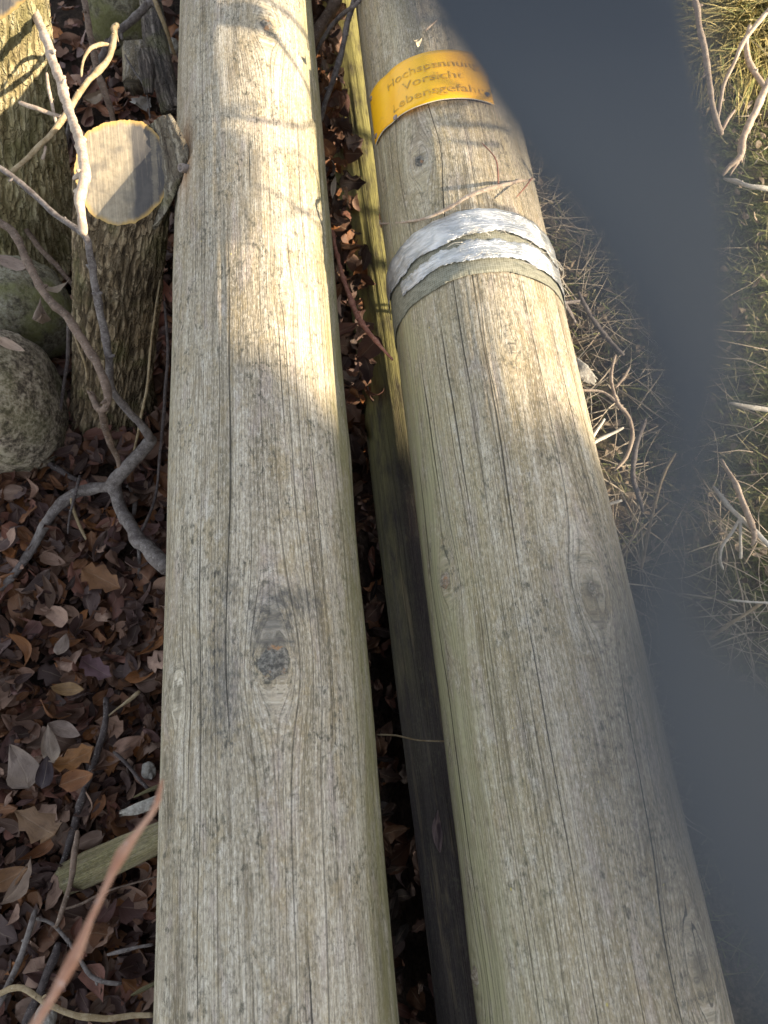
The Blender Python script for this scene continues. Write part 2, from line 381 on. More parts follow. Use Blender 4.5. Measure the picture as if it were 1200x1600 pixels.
# ------------------------------------------------------------------ yellow sign
def sign_pos(a, y, lift): # a: angle on the right pole
    sk = .024*np.clip(-a/1.2, 0, 1.4)**1.4+.004*np.clip(a/.45, 0, 1.5)**2
    q = float(surf(RP, a, y))+lift
    return np.array((RP[0]+math.sin(a)*q, y+sk, RP[1]+math.cos(a)*q))
A0, A1, SY0, SY1 = R(-74), R(27), .958, 1.064
def slift(a, y):
    s = (a-A0)/(A1-A0); q = (y-SY0)/(SY1-SY0)
    return .0035+.006*math.sin(math.pi*min(max(s, 0), 1))**1.0*(1-.5*q)*(1 if s > 0 else 0) - .002*math.exp(-((s-.25)/.06)**2)
def panel_mat():
    t = NT('yellow_sign_metal'); co = t.n('ShaderNodeTexCoord').outputs['Object']
    a = t.noise(co, 45, 4, .65); b = t.noise(co, 260, 3, .7); d = t.noise(co, 14, 2, .5)
    c = t.mix(t.ss(d, .35, .65), (.84, .46, .008), (.80, .41, .015))
    c = t.mix(t.math('MULTIPLY', t.ss(a, .52, .7), .35), c, (.60, .33, .05))
    c = t.mix(t.math('MULTIPLY', t.ss(b, .64, .74), .5), c, (.30, .20, .07))
    t.bump(a, .0006, .5); return t.base(c, .42)
sg = empty('warning_sign', sign_pos(-.3, SY0, 0))
nu, nv = 60, 14; vs = []
for k in (0, 1):
    for j in range(nv):
        for i in range(nu):
            s = i/(nu-1); a = A0+(A1-A0)*s; y = SY0+(SY1-SY0)*j/(nv-1)
            y += .0012*math.sin(s*9)*(1-j/(nv-1))
            vs.append(sign_pos(a, y, slift(a, y)-(.0014 if k else 0)))
top = grid_faces(nu, nv); N = nu*nv
fs = top+[tuple(N+q for q in reversed(f)) for f in top]
edge = list(range(nu))+[nu*j+nu-1 for j in range(1, nv)]+list(range(N-2, N-nu-1, -1))+[nu*j for j in range(nv-2, 0, -1)]
for i in range(len(edge)):
    a, b = edge[i], edge[(i+1) % len(edge)]; fs.append((b, a, a+N, b+N))
M_YEL = panel_mat()
t = NT('bare_sign_edge'); M_EDGE = t.base((.62, .55, .45), .5)
pl = mesh_obj('sign_plate', vs, fs, [M_YEL, M_EDGE], sg)
for i, q in enumerate(pl.data.polygons):
    if i >= 2*len(top): q.material_index = 1; q.use_smooth = False
def ink_mat():
    t = NT('faded_sign_ink'); co = t.n('ShaderNodeTexCoord').outputs['Object']
    a = t.noise(co, 120, 4, .7)
    return t.base(t.mix(t.ss(a, .40, .62), (.34, .20, .045), (.70, .39, .03)), .55)
M_INK = ink_mat()
def bent_text(s, s0, s1, q0, size):
    cu = bpy.data.curves.new('txt', 'FONT'); cu.body = s; cu.size = 1.0; cu.resolution_u = 3
    to = bpy.data.objects.new('txt', cu); col.objects.link(to)
    dg = bpy.context.evaluated_depsgraph_get(); me = to.evaluated_get(dg).to_mesh()
    v = np.array([x.co[:] for x in me.vertices]); f = [tuple(p_.vertices) for p_ in me.polygons]
    to.evaluated_get(dg).to_mesh_clear(); bpy.data.objects.remove(to); bpy.data.curves.remove(cu)
    wmax = v[:, 0].max(); out = []
    for x, y, _ in v:
        sf = s0+(s1-s0)*x/wmax; a = A0+(A1-A0)*sf; yy = SY0+(SY1-SY0)*q0+y*size
        out.append(sign_pos(a, yy, slift(a, yy)+.0006))
    o = mesh_obj('lettering', out, f, M_INK, sg, False)
    return o
bent_text('Hochspannung', .24, .93, .64, .023)
bent_text('Vorsicht', .38, .80, .40, .023)
bent_text('Lebensgefahr', .27, .93, .13, .023)
def iron_mat(name='rusty_nail_iron', c=(.16, .12, .10)):
    t = NT(name); co = t.n('ShaderNodeTexCoord').outputs['Object']; a = t.noise(co, 500, 3, .7)
    t.b.inputs['Metallic'].default_value = .5
    return t.base(t.mix(a, c, (.34, .28, .25)), .55)
M_IRON = iron_mat()
def nail(pos, nrm, r, parent, name='nail'):
    q = Vector(nrm).to_track_quat('Z', 'Y'); vs, fs = [], []
    prof = [(0, .0022), (.55, .0021), (.85, .0016), (1, .0008), (1, 0), (.4, -.0002), (.4, -.006)]
    na = 14
    for rr, h in prof:
        for i in range(na):
            a = 2*math.pi*i/na; vs.append(Vector([float(c) for c in pos])+q @ Vector((r*max(rr, .01)*math.cos(a), r*max(rr, .01)*math.sin(a), h)))
    return mesh_obj(name, vs, grid_faces(na, len(prof), True), M_IRON, parent)
for (s, q) in ((.035, .90), (.045, .10), (.29, .03), (.955, .16), (.95, .9)):
    a = A0+(A1-A0)*s; y = SY0+(SY1-SY0)*q
    nail(sign_pos(a, y, slift(a, y)), (math.sin(a), 0, math.cos(a)), .0042, sg)
settle(sg)
tag(sg, 'small curved yellow metal warning plate with faded lettering nailed round a pole', 'sign')

# ------------------------------------------------------------------ silver tape wrapped round the pole
def tape_mat():
    t = NT('silver_tape'); g_ = t.n('ShaderNodeSeparateXYZ', [t.attr('tuv', 'Vector')]); u, v = g_.outputs[0], g_.outputs[1]
    f = t.noise(t.comb(t.math('MULTIPLY', u, 14), t.math('MULTIPLY', v, 420), 0), 1, 4, .65, dist=.5); a = t.noise(t.comb(t.math('MULTIPLY', u, 40), t.math('MULTIPLY', v, 70), 3), 1, 4, .6, dist=.8)
    k = t.noise(t.comb(t.math('MULTIPLY', u, 300), t.math('MULTIPLY', v, 300), 5), 1, 3, .7)
    c = t.mix(t.ss(a, .35, .65), (.38, .39, .40), (.58, .58, .59)); c = t.mix(t.math('MULTIPLY', t.ss(f, .54, .70), .55), c, (.24, .235, .22)); c = t.mix(t.math('MULTIPLY', t.ss(k, .62, .72), .4), c, (.30, .28, .24))
    t.b.inputs['Metallic'].default_value = .6
    t.bump(t.math('ADD', t.math('MULTIPLY', f, 1.2), t.math('MULTIPLY', a, 1.6)), .0022, 1.0)
    return t.base(c, .30)
M_TAPE = tape_mat()
def resid_mat():
    t = NT('dirty_tape_glue'); g_ = t.n('ShaderNodeSeparateXYZ', [t.attr('tuv', 'Vector')]); u, v = g_.outputs[0], g_.outputs[1]
    a = t.noise(t.comb(t.math('MULTIPLY', u, 120), t.math('MULTIPLY', v, 200), 0), 1, 4, .65)
    gx_ = t.math('PINGPONG', t.math('MULTIPLY', u, 330), .5); gy_ = t.math('PINGPONG', t.math('MULTIPLY', v, 330), .5)
    net = t.math('MAXIMUM', t.ss(gx_, .12, .02), t.ss(gy_, .12, .02))
    c = t.mix(t.ss(a, .3, .7), (.13, .125, .085), (.26, .25, .19)); c = t.mix(t.math('MULTIPLY', net, .45), c, (.42, .41, .36))
    t.bump(t.math('ADD', a, net), .0008, .6); return t.base(c, .75)
M_RES = resid_mat()
def sk_t(a): return .0205*math.sin(-a*.9) if a < 0 else .0*a      # the wrap runs slightly askew
def sk_t(a): return -.004*min(max(-a/1.4, 0), 1.2)-.010*min(max(a/1.4, 0), 1.3)
def band(name, ylo, yhi, lift, mat, parent, a0=R(-105), a1=R(115), rag_lo=.0, rag_hi=0.0, seed=0, wr=.0012, n=420, m=9):
    vs, uv = [], []
    a = a0+(a1-a0)*np.linspace(0, 1, n)
    lo = np.array([ylo(q) if callable(ylo) else ylo for q in a]); hi = np.array([yhi(q) if callable(yhi) else yhi for q in a])
    lo = lo+rag_lo*1.4*(vnoise(a*5, seed, 0, 5)-.4)+rag_lo*.35*fbm(a*31, seed, 0, 6, 4); hi = hi+rag_hi*1.2*(vnoise(a*6, seed+9, 0, 7)-.5)+rag_hi*.4*fbm(a*27, seed, 0, 8, 4)
    for k in (0, 1):
        for j in range(m):
            y = lo+(hi-lo)*j/(m-1)
            l = lift+wr*(fbm(a*4, y*160, 0, 30+seed, 3)+.6)+(.0010*np.abs(np.sin(a*13+y*40)) if mat is M_TAPE else 0)-(0 if k == 0 else .0006)
            y = y+np.array([sk_t(q) for q in a]); q = surf(RP, a, y)+l
            vs += list(np.stack((RP[0]+np.sin(a)*q, y, RP[1]+np.cos(a)*q), 1)); uv += list(np.stack((a*RP[2], y, y*0), 1))
    top = grid_faces(n, m); N = n*m
    fs = top+[tuple(N+q for q in reversed(f)) for f in top]
    edge = list(range(n))+[n*j+n-1 for j in range(1, m)]+list(range(N-2, N-n-1, -1))+[n*j for j in range(m-2, 0, -1)]
    for i in range(len(edge)):
        a, b = edge[i], edge[(i+1) % len(edge)]; fs.append((b, a, a+N, b+N))
    o = mesh_obj(name, vs, fs, mat, parent); vattr(o, 'tuv', uv, 'FLOAT_VECTOR'); return o
tp = empty('tape_wrap', (RP[0], .70, RP[1]+RP[2]))
band('tape_residue', .652, .742, .0011, M_RES, tp, rag_lo=.003, seed=2, wr=.0006)
band('upper_tape_strip', lambda a: .716-.010*min(max(-a-.1, 0), .9)-.008*max(a-.2, 0), .754, .0034, M_TAPE, tp, rag_lo=.006, rag_hi=.002, seed=4)
band('lower_tape_strip', lambda a: .671+.006*max(-a, 0), lambda a: .701+.007*max(a-.2, 0), .0032, M_TAPE, tp, a0=R(-62), rag_lo=.005, rag_hi=.008, seed=6)

def thread(pts, r=.00035):
    out = []
    for a, y, l in pts:
        q = float(surf(RP, a, y))+l; out.append((RP[0]+math.sin(a)*q, y+sk_t(a), RP[1]+math.cos(a)*q))
    return out
TH_R = random.Random(4); THREADS = []
for q in range(26):
    a = TH_R.uniform(-.5, 1.1); y = TH_R.choice((.713, .702, .674, .668)); sg_ = TH_R.uniform(.05, .3)
    THREADS.append(thread([(a, y, .006), (a+sg_*.4, y+TH_R.uniform(-.006, .006), .0075+TH_R.random()*.004), (a+sg_*.8, y+TH_R.uniform(-.01, .008), .006+TH_R.random()*.006)]))
tag(tp, 'shiny silver adhesive tape wrapped twice round the pole below the yellow plate', 'tape')
# ------------------------------------------------------------------ tubes, twigs
def resample(pts, rad, step):
    P = np.asarray(pts, float); r = np.asarray(rad, float)
    out, ro = [], []
    n = len(P)
    for i in range(n-1):
        p0, p1, p2, p3 = P[max(i-1, 0)], P[i], P[i+1], P[min(i+2, n-1)]
        k = max(2, int(np.linalg.norm(p2-p1)/step))
        for j in range(k):
            t = j/k
            out.append(.5*((2*p1)+(p2-p0)*t+(2*p0-5*p1+4*p2-p3)*t*t+(3*p1-p0-3*p2+p3)*t**3)); ro.append(r[i]+(r[i+1]-r[i])*t)
    out.append(P[-1]); ro.append(r[-1])
    return np.array(out), np.array(ro)
def tube_data(pts, rad, na=10, step=.008, wob=.12, seed=0, node=0.0):
    P, r = resample(pts, rad, step)
    P = P+np.stack([fbm(np.arange(len(P))*.21+seed*3.7, k*5.1, 0, 40, 3) for k in range(3)], 1)*np.mean(r)*wob*4
    n = len(P); T = np.gradient(P, axis=0); T /= np.linalg.norm(T, axis=1)[:, None]+1e-9
    up = np.array((.31, .23, .92)); vs = []
    A = np.cross(T, up); A /= np.linalg.norm(A, axis=1)[:, None]+1e-9; B = np.cross(A, T)
    for i in range(n):
        k = 1+wob*float(fbm(i*.35, seed, 0, 41, 2))
        if node: k += node*max(0, 1-abs(((i+seed*5) % max(7, int(.055/step)))-3)*.6)
        if i in (0, n-1): k *= .72
        for j in range(na):
            a = 2*math.pi*j/na
            q = k*r[i]*(1+wob*.6*float(_h(np.array(i), np.array(j), np.array(seed), 5)-.5))
            vs.append(P[i]+A[i]*math.cos(a)*q+B[i]*math.sin(a)*q)
    fs = grid_faces(na, n, True); fs.append(tuple(reversed(range(na)))); fs.append(tuple(range((n-1)*na, n*na)))
    return vs, fs
TW = [0]
def tube(name, pts, rad, mat, parent=None, **kw):
    TW[0] += 1; kw.setdefault('seed', TW[0])
    if np.isscalar(rad): rad = [rad]*len(pts)
    if len(rad) != len(pts): rad = np.interp(np.linspace(0, 1, len(pts)), np.linspace(0, 1, len(rad)), rad)
    v, f = tube_data(pts, rad, **kw)
    P = np.asarray(pts, float); Ls = np.linalg.norm(np.diff(P, axis=0), axis=1); rr_ = random.Random(kw['seed'])
    if kw.get('node') and rad[0] < .009:                                         # buds and broken spurs
        for _ in range(int(Ls.sum()/.06)):
            i = rr_.choices(range(len(Ls)), Ls)[0]; q = rr_.random(); r0 = rad[i]+(rad[i+1]-rad[i])*q; p = P[i]+(P[i+1]-P[i])*q
            t_ = (P[i+1]-P[i])/Ls[i]; d = np.array((rr_.gauss(0, 1), rr_.gauss(0, 1), rr_.gauss(0, 1))); d -= t_*d.dot(t_)*.8; d /= np.linalg.norm(d); d = d+t_*.5
            l = r0*rr_.choice((1.3, 1.45, 1.6, 2.2))
            v2, f2 = tube_data([p, p+d*l*.6, p+d*l], [r0*.62, r0*.5, r0*.25], na=6, step=l*.3, wob=.1, seed=kw['seed'])
            f += [tuple(k+len(v) for k in g_) for g_ in f2]; v += v2
    return mesh_obj(name, v, f, mat, parent)
def pxl(pts): return [at(*q) for q in pts]
def wid(pts, w): # widths in photo pixels -> radii in metres
    ws = np.interp(np.linspace(0, 1, len(pts)), np.linspace(0, 1, len(w)), w) if not np.isscalar(w) else [w]*len(pts)
    out = []
    for (x, y, z), k in zip(pts, ws):
        d = ray(x, y); out.append(.5*k*abs((z-CAM_Z)/d[2]))
    return out
def branch(name, label, cat, mat, stems, node=.14, na=10, step=.007, wob=.10):
    """stems: list of (pixel polyline with heights, widths); the first is the main stem, the rest its side twigs"""
    P = stems[0][0]; root = empty(name, at(*P[0])) if len(stems) > 1 else None
    for i, (pts, wd) in enumerate(stems):
        o = tube(('main_stem' if i == 0 else 'side_twig') if root else name, pxl(pts), wid(pts, wd), mat, root, node=node, na=na, step=step, wob=wob)
    r = root or o
    if root: settle(root)
    tag(r, label, cat); return r

G = .03
# big forked grey branch against the left pole
branch('fallen_branch', 'thick forked grey branch lying on the leaves with one end under the grey pole', 'branch', T_GREY, [
    ([(262, 893, .13), (235, 860, .12), (208, 832, .11), (192, 800, .10), (182, 770, .11), (178, 755, .12), (205, 722, .15), (228, 695, .17), (238, 686, .18)], [27, 25, 22, 20, 19, 24, 20, 19, 15]),
    ([(178, 757, .12), (150, 762, .10), (110, 775, .09), (75, 810, .08), (50, 855, .06), (28, 890, .05), (-10, 930, .04)], [17, 18, 17, 16, 14, 13, 12]),
    ([(236, 688, .18), (222, 668, .20), (198, 640, .23), (175, 605, .26), (169, 560, .30), (160, 505, .34), (150, 450, .38), (140, 400, .42), (132, 368, .44), (85, 335, .44), (45, 297, .44), (-5, 258, .45)], [13, 12, 11, 11, 12, 12, 12, 11, 10, 9, 9, 8]),
    ([(201, 755, .07), (210, 785, .05), (205, 825, .03)], [9, 8, 4]),
    ([(215, 850, .07), (218, 885, .05), (213, 920, .03)], [6, 5, 3])])
branch('fallen_branch', 'curved brown branch hooking down in front of the stump', 'branch', T_BROWN, [
    ([(-8, 345, .33), (20, 362, .33), (38, 400, .33), (55, 435, .33), (80, 470, .33), (108, 500, .33), (132, 535, .32), (152, 570, .31), (166, 605, .30), (168, 630, .29), (158, 643, .28), (148, 632, .27), (142, 615, .26)], [11, 13, 13, 13, 12, 13, 14, 13, 13, 12, 11, 10, 11]),
    ([(158, 643, .28), (165, 668, .24), (178, 705, .18), (190, 735, .14)], [11, 11, 10, 6])])
branch('fallen_branch', 'pale sunlit branch leaning over the rim of the sawn stump', 'branch', T_PALE, [
    ([(40, -15, .47), (62, 40, .48), (80, 85, .49), (95, 130, .50), (110, 178, .52), (124, 215, .54), (132, 255, .555), (130, 290, .55), (124, 312, .54), (128, 335, .53), (132, 367, .52)], [14, 14, 14, 15, 14, 15, 17, 17, 18, 13, 11]),
    ([(124, 312, .54), (119, 302, .535)], [12, 8]), ([(127, 335, .53), (122, 325, .525)], [8, 5]),
    ([(83, 88, .49), (80, 80, .495), (86, 84, .50)], [5, 5, 3])], step=.005)
branch('twig', 'tan twig with a frayed tip crossing the pale branch', 'twig', T_TAN, [
    ([(181, 42, .46), (178, 62, .46), (172, 88, .46), (160, 105, .46), (140, 125, .46), (118, 155, .46), (95, 190, .455), (70, 220, .45), (45, 245, .44), (18, 268, .43)], [9, 8, 9, 10, 8, 9, 9, 8, 8, 8]),
    ([(172, 70, .46), (160, 69, .47), (146, 73, .475), (136, 83, .475), (130, 97, .47), (127, 120, .46)], [4, 6, 6, 5, 4, 3]),
    ([(183, 38, .46), (178, 46, .465), (182, 58, .46)], [8, 10, 4]), ([(181, 45, .462), (185, 65, .458)], [4, 1.5]),
    ([(110, 163, .457), (109, 154, .462)], [4, 3])], step=.005)
branch('twig', 'short upright pale twiglet left of the stump', 'twig', T_PALE, [
    ([(73, 114, .46), (76, 135, .455), (81, 160, .45), (87, 192, .44)], [4, 5, 5, 5]), ([(30, 160, .45), (45, 166, .45), (62, 171, .45), (85, 179, .445), (98, 182, .445)], [7, 6, 7, 6, 5]),
    ([(71, 228, .445), (69, 240, .44), (66, 250, .435)], [5, 4, 8])], step=.004)
branch('twig', 'straight grey stick slanting down behind the tan twig', 'twig', T_GREY, [
    ([(245, -8, .33), (220, 18, .31), (190, 47, .29), (168, 75, .27), (152, 102, .25), (138, 130, .23), (122, 155, .2), (112, 185, .17), (104, 225, .13)], [12, 12, 12, 11, 10, 9, 8, 8, 7])])
branch('twig', 'brown stick running down from the top behind the stump', 'twig', T_BROWN, [
    ([(131, -8, .32), (136, 30, .31), (142, 65, .29), (150, 100, .27), (162, 140, .25), (173, 172, .23), (180, 215, .2)], [9, 9, 10, 10, 11, 9, 8])])
branch('twig', 'thin dark stem curving beside the broken wood piece', 'twig', T_DARK, [([(195, 85, .2), (210, 112, .2), (222, 128, .22), (230, 150, .25), (235, 185, .3)], [3, 3, 4, 3, 2.5])], node=0)
branch('twig', 'tan stick propped against the bark pieces beside the grey pole', 'twig', T_TAN, [([(240, -5, .33), (250, 22, .31), (262, 55, .28), (272, 85, .24)], [7, 7, 6, 5])])
branch('twig', 'thin brown stick lying behind the curved branch', 'twig', T_BROWN, [([(-5, 308, .14), (30, 345, .15), (60, 385, .15), (92, 420, .15), (115, 450, .14)], [9, 9, 8, 8, 5])])
branch('twig', 'thin dark stem hanging below the mossy boulder', 'twig', T_DARK, [([(107, 500, .3), (106, 550, .22), (99, 605, .15), (92, 660, .08)], [5, 6, 5, 4])])
branch('twig', 'thin pale stalk in front of the stump base', 'twig', T_TAN, [([(110, 505, .33), (122, 540, .3), (133, 570, .27), (136, 592, .24)], [3, 4, 3.5, 3])], node=0)
branch('twig', 'long thin pale grass stalk beside the grey pole', 'stalk', T_TAN, [([(256, 400, .33), (248, 450, .3), (238, 520, .26), (230, 600, .2), (218, 665, .14), (208, 712, .08)], [4, 3, 3, 4, 5, 3])], node=0)
branch('twig', 'thin dark stem along the shaded side of the grey pole', 'twig', T_DARK, [([(257, 470, .28), (262, 540, .24), (258, 620, .2), (252, 690, .16), (244, 770, .1), (228, 815, .07), (219, 832, .05)], [4, 5, 5, 5, 4, 5, 3])], node=0)
branch('twig', 'orange grass stem below the forked branch', 'stalk', T_TAN, [([(110, 770, .10), (116, 800, .08), (128, 830, .06), (143, 855, .05)], [4, 5, 5, 4])], node=0)
branch('twig', 'dark stick half hidden below the round boulder', 'twig', T_DARK, [([(22, 688, .05), (60, 715, .06), (95, 735, .06), (122, 750, .06)], [9, 10, 9, 6])])
branch('twig', 'short dark stem crossing the grey branch', 'twig', T_DARK, [([(125, 742, .12), (118, 770, .11), (110, 800, .09), (106, 835, .06)], [5, 5, 4, 3])], node=0)
# lower left
branch('twig', 'bent tan twig lying along the bottom leaves', 'twig', T_TAN, [([(-5, 1556, .06), (12, 1546, .07), (35, 1543, .08), (55, 1555, .08), (85, 1573, .08), (120, 1588, .08), (165, 1591, .08), (205, 1587, .08), (240, 1586, .08)], [9, 9, 9, 9, 9, 9, 9, 8, 7])])
branch('twig', 'upright brown stick beside the mossy split plank', 'twig', T_BROWN, [([(121, 1298, .10), (117, 1330, .10), (111, 1375, .09), (100, 1415, .08), (88, 1450, .07)], [6, 10, 8, 8, 6])])
branch('twig', 'grey stick slanting across the lowest corner leaves', 'twig', T_GREY, [([(57, 1420, .07), (45, 1455, .07), (30, 1500, .06), (10, 1545, .06), (-12, 1590, .05)], [7, 9, 9, 10, 10])])
branch('twig', 'dark stick lying below the grey stick at the bottom', 'twig', T_DARK, [([(92, 1472, .05), (78, 1510, .05), (60, 1555, .05), (38, 1605, .05)], [11, 13, 13, 12])])
branch('twig', 'thin forked grey twig on the shaded leaves', 'twig', T_GREY, [([(55, 1435, .06), (80, 1442, .06), (105, 1468, .06), (125, 1500, .06), (142, 1525, .06), (165, 1535, .06), (190, 1537, .06)], [5, 5, 6, 6, 7, 7, 5]), ([(150, 1530, .06), (152, 1540, .06)], [5, 4]), ([(168, 1492, .06), (190, 1487, .06), (215, 1480, .06), (240, 1476, .06)], [5, 6, 5, 5])])
branch('twig', 'thin brown twig passing behind the blurred stem', 'twig', T_BROWN, [([(98, 1422, .05), (125, 1413, .05), (155, 1398, .05), (190, 1385, .05), (245, 1370, .05)], [4, 4, 4, 3.5, 3])], node=0)
branch('twig', 'dark curved stick above the plank', 'twig', T_DARK, [([(166, 1090, .05), (163, 1130, .05), (155, 1165, .05), (140, 1215, .05), (122, 1270, .04), (105, 1330, .03), (90, 1370, .02)], [9, 9, 10, 10, 11, 10, 9])])
branch('twig', 'thin dark twig pointing at the grey pole', 'twig', T_DARK, [([(178, 1175, .06), (200, 1195, .06), (218, 1218, .06), (233, 1234, .06)], [5, 6, 6, 5])], node=0)
branch('twig', 'pale broken straw stem on the dark leaves', 'stalk', T_TAN, [([(165, 1122, .05), (185, 1105, .05), (200, 1095, .05), (218, 1080, .05)], [2.5, 3, 6, 7])], node=0)

# out of focus stem close to the lens
b = [(252, 1218), (243, 1258), (222, 1292), (190, 1335), (165, 1385), (140, 1440), (118, 1495), (85, 1555), (48, 1615), (0, 1680), (-80, 1790)]
ks = [.27, .265, .26, .255, .25, .245, .24, .235, .23, .225, .22]
wd = [5, 10, 8, 18, 10, 11, 20, 14, 15, 16, 16]
st = tube('bramble_stem', [dist(x, y, k) for (x, y), k in zip(b, ks)], [.5*q*k/F for q, k in zip(wd, ks)], T_STEM, None, step=.006, node=.1)
tag(st, 'blurred reddish stem rising close to the lens over the lower left leaves', 'stem')

V, Fc, k = [], [], 0
for i, q in enumerate(THREADS):
    v, f = tube_data(q, [.0004]*3, na=5, step=.003, wob=.1, seed=i); V += v; Fc += [tuple(x_+k for x_ in g_) for g_ in f]; k += len(v)
mesh_obj('loose_threads', V, Fc, T_WHITE, tp); settle(tp)
# gap and right pole twigs
branch('twig', 'long reddish budded twig in the gap touching the taped pole', 'twig', T_RED, [([(519, 360, .33), (527, 400, .35), (538, 440, .36), (556, 488, .38), (570, 512, .40), (590, 535, .42), (613, 562, .44)], [5, 6, 7, 9, 8, 6, 3]), ([(556, 488, .38), (552, 480, .39)], [5, 3]), ([(570, 512, .40), (577, 508, .405)], [4, 3])], node=.5, step=.005)
branch('twig', 'straight grey twig standing in the gap between the poles', 'twig', T_GREY, [([(560, -30, .42), (552, 5, .41), (541, 40, .40), (535, 75, .38), (524, 112, .36), (512, 150, .33), (501, 190, .3)], [8, 8, 9, 9, 9, 8, 7])])
branch('twig', 'thin grey twig crossing the straight twig at the top', 'twig', T_GREY, [([(570, -8, .44), (555, 8, .43), (535, 22, .41), (515, 45, .38), (500, 70, .35), (490, 92, .32)], [5, 6, 6, 6, 6, 4])])
branch('fallen_branch', 'thick brown branch at the top of the gap', 'branch', T_BROWN, [([(545, -40, .36), (528, -5, .36), (512, 22, .34), (498, 48, .32), (485, 75, .3), (470, 105, .26)], [19, 18, 18, 17, 16, 14])])
branch('twig', 'very thin pale twig spanning the dark gap', 'twig', T_TAN, [([(589, 1148, .30), (620, 1149, .31), (655, 1156, .32), (695, 1158, .33)], [3, 3, 2.5, 3])], node=0, wob=.2)
def over(P, pts): # pixel polyline lying on a pole with a lift each
    out = []
    for (x, y, l) in pts:
        u_, v_ = uv_on(x, y, *P); p_ = onp(P, u_, v_, .002); out.append(p_+(CAM-p_)/np.linalg.norm(CAM-p_)*l)
    return out
tw = empty('twig', over(RP, [(710, 325, .01)])[0])
tube('main_stem', over(RP, [(560, 348, .004), (600, 350, .006), (655, 345, .005), (690, 333, .008), (725, 312, .02), (748, 302, .03), (775, 294, .04), (805, 286, .05), (846, 276, .06)]), [.0011, .0016, .0017, .0021, .0026, .0027, .0026, .0022, .0009], T_PALE, tw, step=.004, node=.25)
for q in ([(590, 350, .005), (578, 343, .010), (563, 337, .014)], [(592, 350, .005), (590, 356, .008)]):
    tube('side_twig', over(RP, q), [.0013, .0011, .0009][:len(q)], T_RED, tw, step=.004)
tube('side_twig', over(RP, [(778, 292, .04), (776, 262, .045), (770, 245, .05), (752, 225, .05)]), [.0011, .001, .0009, .0005], T_RED, tw, step=.004)
tube('side_twig', over(RP, [(830, 279, .055), (818, 295, .04), (805, 310, .03)]), [.001, .001, .0006], T_RED, tw, step=.004)
settle(tw); tag(tw, 'thin pale twig with red tips caught under the upper edge of the silver tape', 'twig')
tag(tube('twig', over(RP, [(664, 50, .004), (673, 42, .008), (683, 33, .012)]), [.002, .0015, .0009], T_PALE, None, step=.004), 'tiny pale twig lying on the pole above the yellow plate', 'twig')

# ------------------------------------------------------------------ stumps
def bark_mat(name, c0, c1, c2):
    t = NT(name); h = t.attr('ridge'); co = t.n('ShaderNodeTexCoord').outputs['Object']
    a = t.noise(co, 90, 5, .7); b = t.noise(co, 14, 3, .6); k = t.noise(co, 330, 3, .7)
    c = t.ramp(t.math('ADD', t.math('MULTIPLY', h, .75), t.math('MULTIPLY', a, .25)), [(.25, c0), (.5, c1), (.8, c2)])
    bu = t.n('ShaderNodeSeparateXYZ', [t.attr('barkuv', 'Vector')]); wv = t.math('MULTIPLY', t.math('SUBTRACT', t.noise(co, 60, 3, .6), .5), 1.6)
    vo = t.n('ShaderNodeTexVoronoi', {'Vector': t.comb(t.math('ADD', t.math('MULTIPLY', bu.outputs[0], 95), wv), t.math('ADD', t.math('MULTIPLY', bu.outputs[1], 24), wv), 0)}, feature='DISTANCE_TO_EDGE')
    vo.inputs['Scale'].default_value = 1.0; fis = t.ss(vo.outputs['Distance'], .02, .17)
    vo2 = t.n('ShaderNodeTexVoronoi', {'Vector': t.comb(t.math('ADD', t.math('MULTIPLY', bu.outputs[0], 260), wv), t.math('ADD', t.math('MULTIPLY', bu.outputs[1], 90), wv), 3)}, feature='DISTANCE_TO_EDGE'); vo2.inputs['Scale'].default_value = 1.0
    c = t.mix(t.math('MULTIPLY', t.ss(vo2.outputs['Distance'], .10, .0), .4), c, c0)
    c = t.mix(t.math('MULTIPLY', t.math('SUBTRACT', 1.0, fis), .62), c, c0)
    c = t.mix(t.math('MULTIPLY', t.ss(b, .48, .68), .5), c, (.13, .125, .045)); c = t.mix(t.math('MULTIPLY', t.ss(k, .58, .7), .5), c, c0)
    t.bump(t.math('ADD', t.math('MULTIPLY', fis, 1.6), t.math('ADD', a, k)), .004, .9); return t.base(c, .95)
M_BARK = bark_mat('furrowed_bark', (.055, .038, .022), (.25, .18, .105), (.46, .36, .235))
def cutface_mat():
    t = NT('sawn_face'); co = t.n('ShaderNodeTexCoord').outputs['Object']
    s = t.n('ShaderNodeSeparateXYZ', [co])
    a = t.noise(co, 120, 4, .7); saw = t.noise(t.comb(t.math('MULTIPLY', s.outputs[0], 330), t.math('MULTIPLY', s.outputs[1], 12), 0), 1, 2, .6); d = t.noise(co, 26, 3, .6)
    c = t.ramp(t.math('ADD', t.math('MULTIPLY', a, .5), t.math('MULTIPLY', saw, .5)), [(.3, (.17, .14, .10)), (.5, (.28, .235, .17)), (.7, (.38, .325, .24))])
    crack_shade = t.math('MULTIPLY', t.attr('rot'), t.ss(t.math('ADD', t.math('MULTIPLY', saw, .5), t.math('MULTIPLY', d, .5)), .3, .5))
    c = t.mix(crack_shade, c, (.075, .07, .068))  # cracked wood, darkened further to deepen the shaded side of the face
    c = t.mix(t.math('MULTIPLY', t.ss(d, .50, .66), .6), c, (.11, .10, .09)); c = t.mix(t.math('MULTIPLY', t.attr('rim'), .8), c, (.46, .29, .085))
    t.bump(t.math('ADD', saw, t.math('MULTIPLY', a, .5)), .0012, .6); return t.base(c, .85)
M_CUT = cutface_mat()
